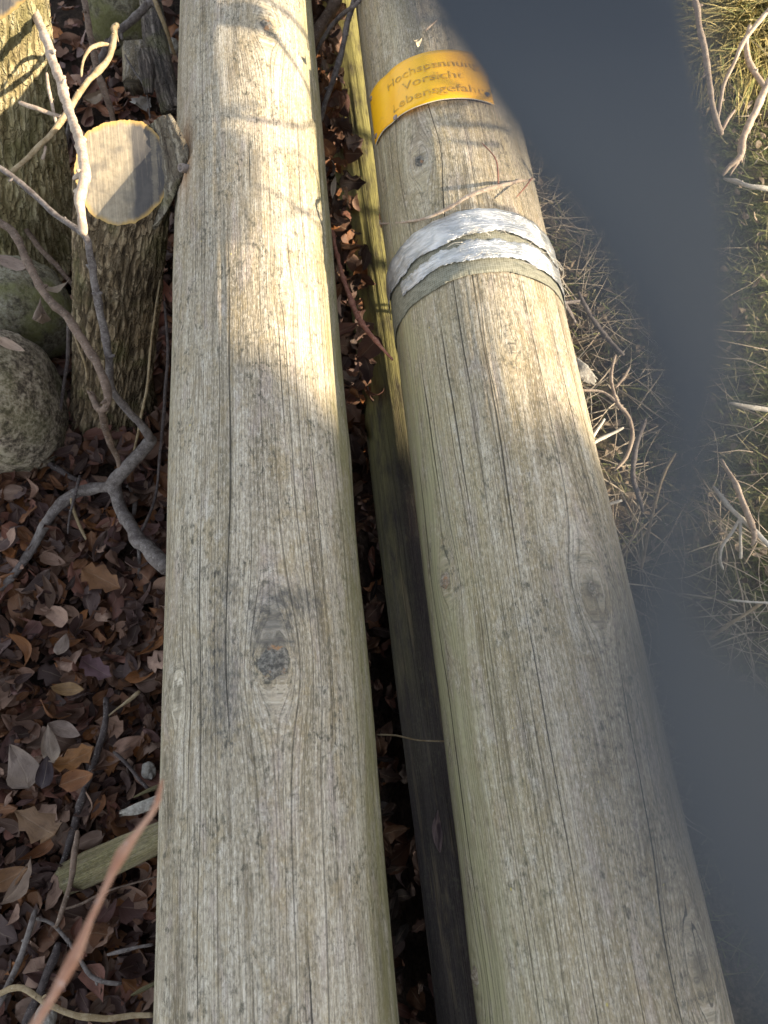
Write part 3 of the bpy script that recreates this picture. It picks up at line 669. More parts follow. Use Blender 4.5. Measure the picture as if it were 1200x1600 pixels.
def stump(name, base, top, r0, r1, nrm, seed, label, bm=None, flap=False, sx=1.0, sy=1.0, bz=-.05):
    base = np.array(base, float); top = np.array(top, float); nrm = np.array(nrm, float); nrm /= np.linalg.norm(nrm)
    root = empty(name, base); na, nj = 240, 170
    q1 = Vector(nrm).to_track_quat('Z', 'Y').to_matrix(); X1 = np.cross((0, 1, 0), nrm); X1 /= np.linalg.norm(X1); Y1 = np.cross(nrm, X1)
    th = np.linspace(0, 2*np.pi, na, endpoint=False); vs = []; rid = []
    rim = []
    for j in range(nj):
        s = j/(nj-1)
        r = r0+(r1-r0)*s**.8+ .02*max(0, .18-s)/.18
        q = s**3
        X = X1*q+np.array((1, 0, 0))*(1-q); Yv = Y1*q+np.array((0, 1, 0))*(1-q)
        c = base+(top-base)*s
        wp = 1.2*fbm(np.cos(th)*4, np.sin(th)*4, s*7, seed+8, 2)
        h = 1-np.abs(fbm(np.cos(th)*9+wp, np.sin(th)*9+wp, s*9+seed, seed, 3))*2.6
        h2 = fbm(np.cos(th)*26, np.sin(th)*26, s*22, seed+5, 2)
        ov = 1+.035*fbm(np.cos(th)*2.2, np.sin(th)*2.2, s*.8, seed+21, 3)*2+.05*np.sin(th*2+seed)+.03*np.sin(th*3+seed*2)
        fa = 1-.75*sm(s, .93, 1.0)
        rr = r*ov*(1+fa*(.075*(np.clip(h, 0, 1)-.6)*.75+.03*h2)+(1-fa)*.02*fbm(np.cos(th)*9, np.sin(th)*9, 0, seed+31, 3))
        if j == nj-1: rr = rr*.985
        ring = c+np.outer(rr*np.cos(th)*(1+(sx-1)*q), X)+np.outer(rr*np.sin(th)*(1+(sy-1)*q), Yv)
        vs.append(ring); rid.append(np.clip(.25+.55*np.clip(h, 0, 1)+.35*h2, 0, 1))
        rim.append(rr)
    V = np.vstack(vs)
    o = mesh_obj('bark', V, grid_faces(na, nj, True), bm or M_BARK, root); vattr(o, 'ridge', np.concatenate(rid))
    vattr(o, 'barkuv', np.stack((np.tile(th*r1, nj), np.repeat(np.linspace(0, 1, nj)*np.linalg.norm(top-base), na), np.zeros(na*nj)), 1), 'FLOAT_VECTOR')
    last = vs[-1]; fv = []; rm = []
    nr = 26
    for j in range(nr+1):
        k = 1-j/nr
        z = -.0018*(1-k)+.0006*fbm(np.cos(th)*k*6, np.sin(th)*k*6, 0, seed+3, 2)
        fv.append(top+(last-top)*k*(1.0 if j else .997)+np.outer(np.broadcast_to(z, (na,)), nrm)*min(1, j)); rm.append(np.clip((k-.90+.05*fbm(np.cos(th)*6, np.sin(th)*6, 0, seed+40, 3))/.08, 0, 1))
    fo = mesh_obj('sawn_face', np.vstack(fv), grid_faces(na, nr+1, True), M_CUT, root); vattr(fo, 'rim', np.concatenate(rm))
    xl = (np.vstack(fv)-top) @ X1/r1; vattr(fo, 'rot', sm(xl+.05*fbm((np.vstack(fv)-top) @ Y1*60, 0, 0, 77, 3), .16, .26)*(1-.35*(np.abs(xl-.62) < .05)))  # dark right part: cracked wood, widened to stand in for deep shade
    tag(root, label, 'stump')
    return root, X1, Y1, nrm
sb = at(172, 655, .0); stp = at(192, 268, .464)
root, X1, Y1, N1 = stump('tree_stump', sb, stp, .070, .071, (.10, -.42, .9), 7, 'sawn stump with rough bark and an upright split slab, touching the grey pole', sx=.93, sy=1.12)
M_SLAB = bark_mat('split_slab_wood', (.10, .08, .06), (.22, .19, .14), (.34, .30, .235))
M_BARK2 = bark_mat('yellowish_bark', (.17, .135, .065), (.40, .33, .18), (.56, .49, .32))
# split slab that stands up at the right of the cut face
def slab():
    n, m = 60, 24; vs = []
    for k in (0, 1):
        for j in range(m):
            q = j/(m-1)
            for i in range(n):
                s = i/(n-1)                              # along the face, back to front
                pf = max(0.0, math.sin(math.pi*min(1, .13+.87*s)))**.55*(1.0 if s < .4 else 1-.5*(s-.4)/.6)
                h = (.030*pf+.001)*(1+.14*float(fbm(s*14, 0, 0, 3, 3)))
                c = stp+X1*(.036+.006*math.sin(s*3)+.046*q*pf)+Y1*(.074-.150*s)+N1*(h*q-.012*(1-q)-.004*s)
                c = c+X1*(.011*k*(1-.3*q)*(.3+.7*pf)+.0035*float(fbm(s*6, q*4, 0, 8, 3)))+N1*(.003*float(fbm(s*9, q*3+k, 0, 9, 2)))
                vs.append(c)
    top = grid_faces(n, m); N = n*m
    fs = [tuple(reversed(f)) for f in top]+[tuple(N+q for q in f) for f in top]
    edge = list(range(n))+[n*j+n-1 for j in range(1, m)]+list(range(N-2, N-n-1, -1))+[n*j for j in range(m-2, 0, -1)]
    for i in range(len(edge)):
        a, b = edge[i], edge[(i+1) % len(edge)]; fs.append((a, b, b+N, a+N))
    o = mesh_obj('split_slab', vs, fs, M_SLAB, root); vattr(o, 'ridge', [min(1, max(0, .5+.9*float(fbm(v_[0]*160, v_[1]*30, v_[2]*30, 3, 3)))) for v_ in vs]); vattr(o, 'barkuv', [(v_[0]*.8+v_[2]*.5, v_[1]*.6, 0) for v_ in vs], 'FLOAT_VECTOR'); return o
slab(); settle(root)
rt2, *_ = stump('tree_stump', at(30, 395, .02), at(-38, -40, .52), .115, .098, (.05, -.2, .95), 19, 'large yellowish stump at the upper left edge, sunlit above and shaded below', M_BARK2)
settle(rt2)

# ------------------------------------------------------------------ boulders and stones
def stone_mat(name, c0, c1, c2, moss):
    t = NT(name); co = t.n('ShaderNodeTexCoord').outputs['Object']; nz = t.n('ShaderNodeSeparateXYZ', [t.n('ShaderNodeNewGeometry').outputs['Normal']]).outputs[2]
    a = t.noise(co, 45, 5, .7); b = t.noise(co, 150, 4, .7); d = t.noise(co, 12, 3, .6)
    c = t.ramp(t.math('ADD', t.math('MULTIPLY', a, .5), t.math('MULTIPLY', b, .5)), [(.42, c0), (.5, c1), (.58, c2)])
    c = t.mix(t.math('MULTIPLY', t.ss(t.math('ADD', d, t.math('MULTIPLY', a, .4)), .62, .82), moss), c, (.15, .15, .055))
    t.bump(t.math('ADD', a, b), .004, .8); return t.base(c, .9)
M_ST1 = stone_mat('lichen_stone', (.055, .043, .032), (.205, .168, .122), (.42, .36, .28), .3); M_ST2 = stone_mat('mossy_stone', (.07, .06, .045), (.18, .16, .11), (.28, .26, .2), .8)
M_ST3 = stone_mat('pale_pebble', (.20, .18, .155), (.30, .275, .24), (.40, .375, .33), 0.0)
def boulder(name, c, rx, ry, rz, mat, seed, label, cat='boulder', rough=.14):
    n, m = 70, 46; vs = []
    for j in range(m):
        p = math.pi*j/(m-1)
        for i in range(n):
            a = 2*math.pi*i/n; d = np.array((math.sin(p)*math.cos(a), math.sin(p)*math.sin(a), math.cos(p)))
            k = 1+rough*float(fbm(d[0]*1.6+seed, d[1]*1.6, d[2]*1.6, seed, 3))+.02*float(fbm(d[0]*9, d[1]*9, d[2]*9, seed+2, 3))
            d = np.sign(d)*np.abs(d)**.86
            vs.append(np.array(c)+d*k*np.array((rx, ry, rz)))
    o = mesh_obj(name, vs, grid_faces(n, m, True), mat); tag(o, label, cat); return o
boulder('boulder', at(5, 628, .13), .095, .115, .14, M_ST1, 4, 'round speckled grey boulder at the left edge')
boulder('boulder', at(30, 490, .12), .088, .085, .10, M_ST2, 9, 'mossy boulder with a dead leaf on it behind the round one')
boulder('boulder', at(192, 18, .12), .085, .07, .10, M_ST2, 14, 'mossy grey rock at the top behind the bark pieces')
for i, (x, y, z, r, lab) in enumerate(((270, 72, .16, .013, 'small pale stone near the top beside the grey pole'), (268, 152, .2, .015, 'pale stone wedged between bark piece and grey pole'), (72, 1590, .05, .014, 'white pebble at the bottom beside the dark stick'), (232, 1206, .04, .010, 'tiny grey pebble on the dark leaves by the grey pole'))):
    boulder('pebble', at(x, y, z), r, r*1.4, r*.8, M_ST3, 30+i, lab, 'stone', .3)

# ------------------------------------------------------------------ broken bark and wood pieces
M_OLD = bark_mat('weathered_bark_piece', (.05, .04, .036), (.17, .135, .115), (.34, .29, .25))
M_MOSSP = pole_mat('mossy_split_wood', 31.0, [(.07, .06, .022), (.14, .12, .05), (.20, .18, .085), (.27, .245, .13)], (.2, .22, .08), .6, fleck=.3)
def chunk(name, pts, wd, mat, label, cat, flat=.6, seed=0, na=28, tilt=0.0):
    """an irregular length of split wood or bark along a pixel polyline"""
    P, r = resample(pxl(pts), wid(pts, wd), .006); n = len(P); T = np.gradient(P, axis=0); T /= np.linalg.norm(T, axis=1)[:, None]
    up = np.array((tilt, -.35, .9)); A = np.cross(T, up); A /= np.linalg.norm(A, axis=1)[:, None]; B = np.cross(A, T); vs, rid, gr = [], [], []
    for i in range(n):
        for j in range(na):
            a = 2*math.pi*j/na; hh = float(fbm(math.cos(a)*4+seed, math.sin(a)*4, i*.05, seed, 3)); e = (1+.9*abs(float(fbm(j*.9, seed, 0, 3, 2)))*0)
            k = 1+.22*hh
            end = (1-2*abs(i/(n-1)-.5)); off = T[i]*.012*float(vnoise(j*.8, seed, 0, 2)-.5)*(1 if i in (0, n-1) else 0)
            sq = (abs(math.cos(a))**4+abs(math.sin(a))**4)**-.25
            vs.append(P[i]+(A[i]*math.cos(a)+B[i]*math.sin(a)*flat)*r[i]*k*(.5+.5*sq)+off); rid.append(min(1, max(0, .5+.8*hh))); gr.append((a*.03, i*.006, 0))
    fs = grid_faces(na, n, True); fs.append(tuple(reversed(range(na)))); fs.append(tuple(range((n-1)*na, n*na)))
    o = mesh_obj(name, vs, fs, mat); vattr(o, 'ridge', rid); vattr(o, 'grain', gr, 'FLOAT_VECTOR'); vattr(o, 'barkuv', gr, 'FLOAT_VECTOR')
    for q in ('knot', 'stain', 'rust', 'algae'): vattr(o, q, np.zeros(len(vs)))
    tag(o, label, cat); return o
chunk('bark_piece', [(232, -10, .22), (238, 30, .22), (245, 75, .22), (256, 120, .22), (268, 175, .22)], [30, 34, 36, 36, 32], M_OLD, 'long weathered bark slab leaning beside the grey pole behind the stump', 'bark', .4, 2)
chunk('bark_piece', [(225, 78, .26), (230, 105, .27), (233, 145, .27)], [18, 24, 14], M_OLD, 'grey pointed bark flake in front of the long bark slab', 'bark', .35, 5)
chunk('wood_chunk', [(214, 80, .13), (214, 105, .14), (209, 134, .14)], [40, 44, 34], M_BEAR, 'short sawn wood chunk behind the stump', 'wood', .9, 8)
chunk('bark_piece', [(150, 20, .1), (165, 40, .1), (180, 75, .1)], [20, 24, 16], M_OLD, 'small brown bark flake lying near the top rock', 'bark', .3, 11)
chunk('split_plank', [(100, 1376, .03), (140, 1358, .05), (200, 1330, .09), (260, 1302, .12)], [46, 50, 48, 44], M_MOSSP, 'greenish split plank poking out from under the grey pole', 'plank', .45, 13, tilt=-.3)
chunk('wood_splinter', [(192, 1270, .13), (215, 1264, .13), (250, 1250, .13)], [8, 17, 18], M_ST3, 'pale frayed wood splinter above the greenish plank', 'splinter', .3, 17)
chunk('wood_splinter', [(213, 1244, .12), (232, 1235, .12), (250, 1228, .12)], [3, 6, 7], M_MOSSP, 'thin yellowish splinter above the pale frayed one', 'splinter', .4, 19)
chunk('wood_splinter', [(208, 1554, .06), (225, 1545, .06), (245, 1535, .06)], [4, 7, 5], M_MOSSP, 'short yellowish splinter near the bottom beside the grey pole', 'splinter', .4, 23)
chunk('wood_chip', [(893, 566, .20), (908, 580, .21), (928, 596, .20)], [24, 28, 14], M_ST3, 'bright broken wood chip among the twigs beside the taped pole', 'wood chip', .3, 29)

# bolt in the left pole
bu, bv = uv_on(291, 264, *LP); bp = onp(LP, bu, bv, .001); bn = np.array((math.sin(bu/LP[2]), -.5, math.cos(bu/LP[2])))
q = Vector(bn).to_track_quat('Z', 'Y'); vs = []
prof = [(.0062, -.01), (.0062, .008), (.0058, .0095), (.0040, .0095), (.0036, .007), (.0003, .006)]
for rr, h in prof:
    for i in range(20):
        a = 2*math.pi*i/20; vs.append(Vector([float(c) for c in bp])+q @ Vector((rr*math.cos(a), rr*math.sin(a), h)))
tag(mesh_obj('bolt', vs, grid_faces(20, len(prof), True), iron_mat('bolt_iron', (.10, .09, .085))), 'dark rusty bolt end sticking out of the grey pole beside the stump', 'bolt')

# ------------------------------------------------------------------ leaves
def leaf_template(kind, nu=9, nv=7):
    s = np.linspace(0, 1, nu); v = np.linspace(-1, 1, nv)
    S, V = np.meshgrid(s, v, indexing='ij')
    if kind == 0: wv = np.sin(np.pi*S**.85)**.8*.27
    elif kind == 1: wv = np.sin(np.pi*S**.62)**.75*.36
    elif kind == 2: wv = np.sin(np.pi*S)**.9*.16
    else: wv = (np.sin(np.pi*S**.7)**.6*.34)*(1+.30*np.sin(S*19))
    wv = np.where((S < .001) | (S > .999), 0.004, wv)
    return S, V, wv
PAL = np.array([(.105, .055, .032), (.13, .07, .042), (.17, .085, .04), (.14, .09, .065), (.19, .125, .09), (.09, .052, .046), (.055, .035, .032), (.20, .092, .034), (.10, .072, .064), (.15, .075, .055), (.04, .026, .022), (.22, .155, .115), (.07, .042, .03), (.06, .04, .036)])
def leaf_points(k, L, curl, fold, bend, rnd):
    S, V, wv = k
    x = (S-.5)*L; y = V*wv*L
    z = -fold*np.abs(y) + curl*(S-.5)**2*L + bend*(V*wv)*(S-.5)*L*2
    y = y*(1-.25*abs(curl)); z = z+ .10*L*fbm(S*3.5+rnd, V*1.8, 0, 60, 2) + .10*L*curl*V**2*wv*3
    return np.stack((x, y, z), -1).reshape(-1, 3)
TEMPL = [leaf_template(k) for k in range(4)]
def rot(yaw, pitch, roll):
    return np.array(Matrix.Rotation(yaw, 3, 'Z') @ Matrix.Rotation(pitch, 3, 'Y') @ Matrix.Rotation(roll, 3, 'X'))
def leaves_obj(name, spots, mat=M_LEAF, parent=None):
    """spots: (position, length, yaw, pitch, roll, colour, kind, curl)"""
    V, Fc, C, U = [], [], [], []; base = np.array(grid_faces(7, 9)); n = 63
    for i, (p_, L, ya, pi_, ro, c, k, cu) in enumerate(spots):
        rnd = random.random()*50
        pts = leaf_points(TEMPL[k], L, cu, random.uniform(-.15, .35), random.uniform(-.6, .6), rnd) @ rot(ya, pi_, ro).T+np.asarray(p_)
        V.append(pts); Fc.append(base+i*n); C.append(np.tile((*c, 1.0), (n, 1)))
        S, W, _ = TEMPL[k]; U.append(np.stack((S.ravel(), W.ravel(), np.full(n, random.random())), 1))
    o = mesh_obj(name, np.vstack(V), np.vstack(Fc), mat, parent)
    vattr(o, 'leafcol', np.vstack(C), 'FLOAT_COLOR'); vattr(o, 'leafuv', np.vstack(U), 'FLOAT_VECTOR')
    return o
def rcol(j=.25, lift=1.0):
    return PAL[random.randrange(len(PAL))]*(1+random.uniform(-j, j))*lift*np.array((1.2, 1.04, .98))*.9
sp = []
for i in range(9600):
    x = random.uniform(-1.35, .10); y = random.uniform(-.45, 2.3)
    if i > 3600: x = random.uniform(-.85, -.1); y = random.uniform(-.35, 1.5)
    if i > 5600: x = random.uniform(-.75, -.1); y = random.uniform(.85, 1.9)
    if i > 6600: x = random.uniform(-.75, -.18); y = random.uniform(-.35, .95)
    lay = random.random()**1.6*.040
    L = random.choice((.018, .024, .03, .035, .04, .045, .055, .065))*random.uniform(.8, 1.15)
    sp.append(((x, y, float(gz(x, y))+.006+lay), L, random.uniform(0, 6.283), random.gauss(0, .42), random.gauss(0, .5), rcol(.3, 1+.9*float(sm(np.array(y), .75, 1.1))), random.choice((0, 0, 1, 1, 1, 2, 3, 3)), random.uniform(-.7, 1.9)))  # leaf colours lifted toward the far end, standing in for brighter skylight
for i in range(2600):   # around the far end between the poles and the right bank edge
    x = random.uniform(.32, 1.5); y = random.uniform(-.1, 1.9)
    sp.append(((x, y, float(gz(x, y))+.02), random.uniform(.008, .024)*(1.6 if i % 12 == 0 else 1), random.uniform(0, 6.28), random.gauss(0, .5), random.gauss(0, .5), np.array((.22, .165, .11))*random.uniform(.35, 1.5), random.choice((0, 1, 2)), random.uniform(-.5, 1)))
for i in range(900):   # the dry top layer of larger leaves
    x = random.uniform(-.85, -.16); y = random.uniform(-.35, 1.3)
    c_ = PAL[random.choice((2, 3, 4, 7, 8, 9, 11, 11, 5, 6))]*random.uniform(.45, 1.5)*np.array((1.08, .98, .97))
    sp.append(((x, y, float(gz(x, y))+.040+random.random()*.012), random.uniform(.028, .062), random.uniform(0, 6.283), random.gauss(0, .42), random.gauss(0, .45), c_, random.choice((0, 0, 1, 1, 1, 2, 3)), random.uniform(-.6, 1.8)))
tag(leaves_obj('leaf_litter', sp), 'layer of brown fallen leaves covering the ground', 'leaves', kind='stuff')
sp = []
for i in range(1000):   # leaves wedged in the gap
    y = .50+random.random()**.8*1.4; f = sm(np.array(y), .5, .75)
    x = random.uniform(-.04, .055); z = .02+random.random()*.22*float(f)+.02
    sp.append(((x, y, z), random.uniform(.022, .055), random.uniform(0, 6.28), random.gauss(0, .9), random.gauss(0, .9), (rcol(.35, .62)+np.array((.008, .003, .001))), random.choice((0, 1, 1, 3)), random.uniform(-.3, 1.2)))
for i in range(160):
    y = random.uniform(-.5, .5); x = random.uniform(-.06, .05)
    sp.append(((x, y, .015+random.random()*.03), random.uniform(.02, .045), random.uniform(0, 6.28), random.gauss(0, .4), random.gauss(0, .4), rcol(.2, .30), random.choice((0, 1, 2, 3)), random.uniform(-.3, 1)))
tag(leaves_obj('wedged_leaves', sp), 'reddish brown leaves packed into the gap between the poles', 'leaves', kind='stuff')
# single leaves that stand out
def one_leaf(px, py, z, L, yaw, pitch, roll, c, kind, curl, label):
    o = leaves_obj('dry_leaf', [(np.zeros(3), L, yaw, pitch, roll, np.array(c)*(.78 if z < .13 else 1.0), kind, curl+.35)]); o.location = Vector([float(q_) for q_ in at(px, py, z)])
    tag(o, label, 'leaf', 'single dry leaves'); return o
one_leaf(98, 1008, .075, .036, 1.3, .1, .1, (.25, .185, .15), 1, .2, 'round pale tan leaf lying flat below the orange leaf')
one_leaf(160, 905, .08, .068, -.5, .3, .2, (.27, .135, .065), 3, .4, 'big orange brown jagged leaf near the end of the forked branch')
one_leaf(107, 1078, .08, .050, -.15, .1, -.2, (.27, .16, .07), 0, .3, 'golden narrow leaf above the large tan heap')
one_leaf(78, 1168, .10, .060, 1.9, .2, .5, (.33, .255, .20), 0, .5, 'pale folded leaf over a dark shiny one')
one_leaf(72, 1205, .105, .045, 1.4, -.2, .2, (.045, .03, .035), 1, .6, 'dark shiny purple leaf under the pale folded leaf')
one_leaf(35, 1200, .085, .075, 2.1, .1, .1, (.24, .18, .145), 1, .3, 'large grey tan leaf beside the dark shiny leaf')
one_leaf(118, 1185, .085, .060, .4, .1, -.2, (.30, .135, .045), 3, .3, 'bright orange leaf right of the pale folded leaf')
one_leaf(125, 1215, .09, .052, .2, -.2, .3, (.26, .11, .045), 1, .5, 'rusty orange leaf lowest of the leaf heap')
one_leaf(102, 1140, .085, .052, -.4, .2, .1, (.27, .20, .165), 0, .3, 'pale pinkish leaf above the orange leaf heap')
one_leaf(60, 1290, .07, .075, 2.6, .1, .2, (.25, .15, .085), 3, .5, 'large lobed brown leaf left of the upright stick')
one_leaf(35, 1380, .08, .065, 1.1, .2, -.3, (.29, .205, .15), 0, .6, 'long tan leaf slanting above the bottom grey stick')
one_leaf(18, 1370, .075, .05, .4, .2, .1, (.24, .125, .06), 1, .4, 'orange brown leaf at the left edge beside the long tan leaf')
one_leaf(150, 1045, .075, .055, -.6, .3, -.2, (.16, .09, .10), 3, .5, 'purplish jagged leaf below the dark hollow')
one_leaf(65, 500, .26, .075, 1.9, .5, .4, (.22, .16, .12), 0, .8, 'withered leaf hanging in front of the mossy boulder')
one_leaf(15, 540, .28, .06, -.5, .1, .1, (.36, .26, .19), 2, .3, 'curled tan leaf resting on top of the round boulder')
one_leaf(88, 452, .30, .055, .7, .4, -.4, (.26, .20, .15), 1, .6, 'pale leaf beside the curved brown branch')
one_leaf(20, 412, .26, .085, -.35, .1, .2, (.27, .20, .16), 2, .4, 'long pale narrow leaf at the left edge above the boulders')
one_leaf(146, 155, .12, .07, 1.0, .3, .2, (.25, .165, .10), 1, .5, 'broad tan leaf just behind the stump rim')
one_leaf(220, 165, .16, .06, 1.2, .5, .5, (.42, .38, .34), 3, .4, 'pale grey crumpled leaf between stump and bark slab')
one_leaf(553, 588, .27, .055, -2.1, -.7, .4, (.20, .095, .07), 2, .9, 'curled red brown leaf with its tip raised in the gap')
one_leaf(521, 292, .33, .035, 1.2, -.9, .4, (.50, .40, .30), 2, .4, 'tiny sunlit leaf glowing at the edge of the gap')
one_leaf(529, 478, .33, .032, 1.5, -.6, .6, (.45, .30, .22), 2, .5, 'sunlit scrap of leaf in the gap beside the reddish twig')
one_leaf(652, 66, .519, .022, .9, .3, .3, (.55, .47, .33), 1, .6, 'small pale leaf scrap lying on the pole above the yellow plate')
one_leaf(683, 1300, .20, .05, 1.5, .1, .2, (.10, .07, .075), 2, .4, 'dark shrivelled leaf on the low damp pole')

# ------------------------------------------------------------------ right bank: grass, moss, brushwood
def blades(n, region, length, width, cols, seed, lean=(0, 0), spread=.8):
    V, Fc, C = [], [], []; k = 0; nj = 6
    r_ = random.Random(seed)
    for i in range(n):
        x, y = region(r_); z = float(gz(x, y))
        L = length*r_.uniform(.5, 1.3); a = r_.uniform(0, 6.283); d = np.array((math.cos(a)*spread+lean[0], math.sin(a)*spread+lean[1], r_.uniform(.35, 1.0)))
        d /= np.linalg.norm(d); side = np.cross(d, (0, 0, 1)); side /= np.linalg.norm(side)+1e-6
        w0 = width*r_.uniform(.6, 1.3); droop = r_.uniform(.2, .9); c = np.array(cols[r_.randrange(len(cols))])*r_.uniform(.75, 1.25)
        for j in range(nj):
            t = j/(nj-1); p = np.array((x, y, z))+d*L*t+np.array((d[0]*.35, d[1]*.35, -droop*.55))*L*t*t
            p[2] = max(p[2], z+.004+.01*t)
            ww = w0*(1-t**2)*.5+.0001
            V += [p-side*ww, p+side*ww+np.array((0, 0, w0*.15))]
            C += [(*c, 1)]*2
        for j in range(nj-1): Fc.append((k+2*j, k+2*j+1, k+2*j+3, k+2*j+2))
        k += 2*nj
    return V, Fc, C
def blade_mat(name):
    t = NT(name); co = t.n('ShaderNodeTexCoord').outputs['Object']
    c = t.mix(t.math('MULTIPLY', t.noise(co, 90, 3, .6), .5), t.attr('leafcol', 'Color'), (.10, .09, .03))
    t.b.inputs['Transmission Weight'].default_value = 0.0
    return t.base(c, .6)
M_BLADE = blade_mat('grass_blade')
def bank(r):
    x = .55+1.05*r.random()**.8 if r.random() < .88 else r.uniform(.38, .6)
    return (x, r.uniform(-.2, 2.2))
V, Fc, C = blades(13000, bank, .040, .0020, [(.13, .15, .045), (.19, .20, .065), (.26, .23, .10), (.10, .13, .04), (.38, .32, .17)], 3)
o = mesh_obj('short_grass', V, Fc, M_BLADE); vattr(o, 'leafcol', C, 'FLOAT_COLOR'); tag(o, 'short mossy green grass on the bank', 'grass', kind='stuff')
tc = at(1165, 45, .06)
def tuft(r):
    a, q = r.uniform(0, 6.28), r.random()**.7; return (tc[0]+.22*q*math.cos(a)-.02, tc[1]+.16*q*math.sin(a)+.02)
V, Fc, C = blades(2600, tuft, .16, .0032, [(.42, .33, .12), (.36, .29, .11), (.50, .40, .17), (.28, .22, .08), (.24, .25, .08)], 5, (-.55, -.65), .45)
o = mesh_obj('dry_grass', V, Fc, M_BLADE); vattr(o, 'leafcol', C, 'FLOAT_COLOR'); tag(o, 'tuft of yellow dry grass on the sunny bank', 'grass', kind='stuff')
# fine brushwood between the taped pole and the bank: nobody could count it
V, Fc, k = [], [], 0
r_ = random.Random(8)
for i in range(900):
    x = .31+.40*r_.random()**1.3 if i < 760 else r_.uniform(.5, 1.5); y = r_.uniform(.05, 1.5); z = float(gz(x, y))+r_.random()**1.8*.12*(1 if i < 760 else .35)+.005
    L = r_.uniform(.05, .20); a = r_.uniform(0, 6.28); d = np.array((math.cos(a), math.sin(a), r_.gauss(0, .35))); kink = np.array((r_.gauss(0, .25), r_.gauss(0, .25), r_.gauss(0, .2)))
    p0 = np.array((x, y, z)); pts = [p0, p0+d*L*.35+kink*L*.1, p0+d*L*.7-kink*L*.12, p0+d*L]
    rr = r_.uniform(.0004, .0014)
    v, f = tube_data(pts, [rr, rr*.9, rr*.7, rr*.4], na=6, step=.012, wob=.2, seed=i)
    V += v; Fc += [tuple(q+k for q in g_) for g_ in f]; k += len(v)
tag(mesh_obj('brushwood_litter', V, Fc, T_BRUSH), 'tangle of fine bleached twigs beside the taped pole', 'twigs', kind='stuff')
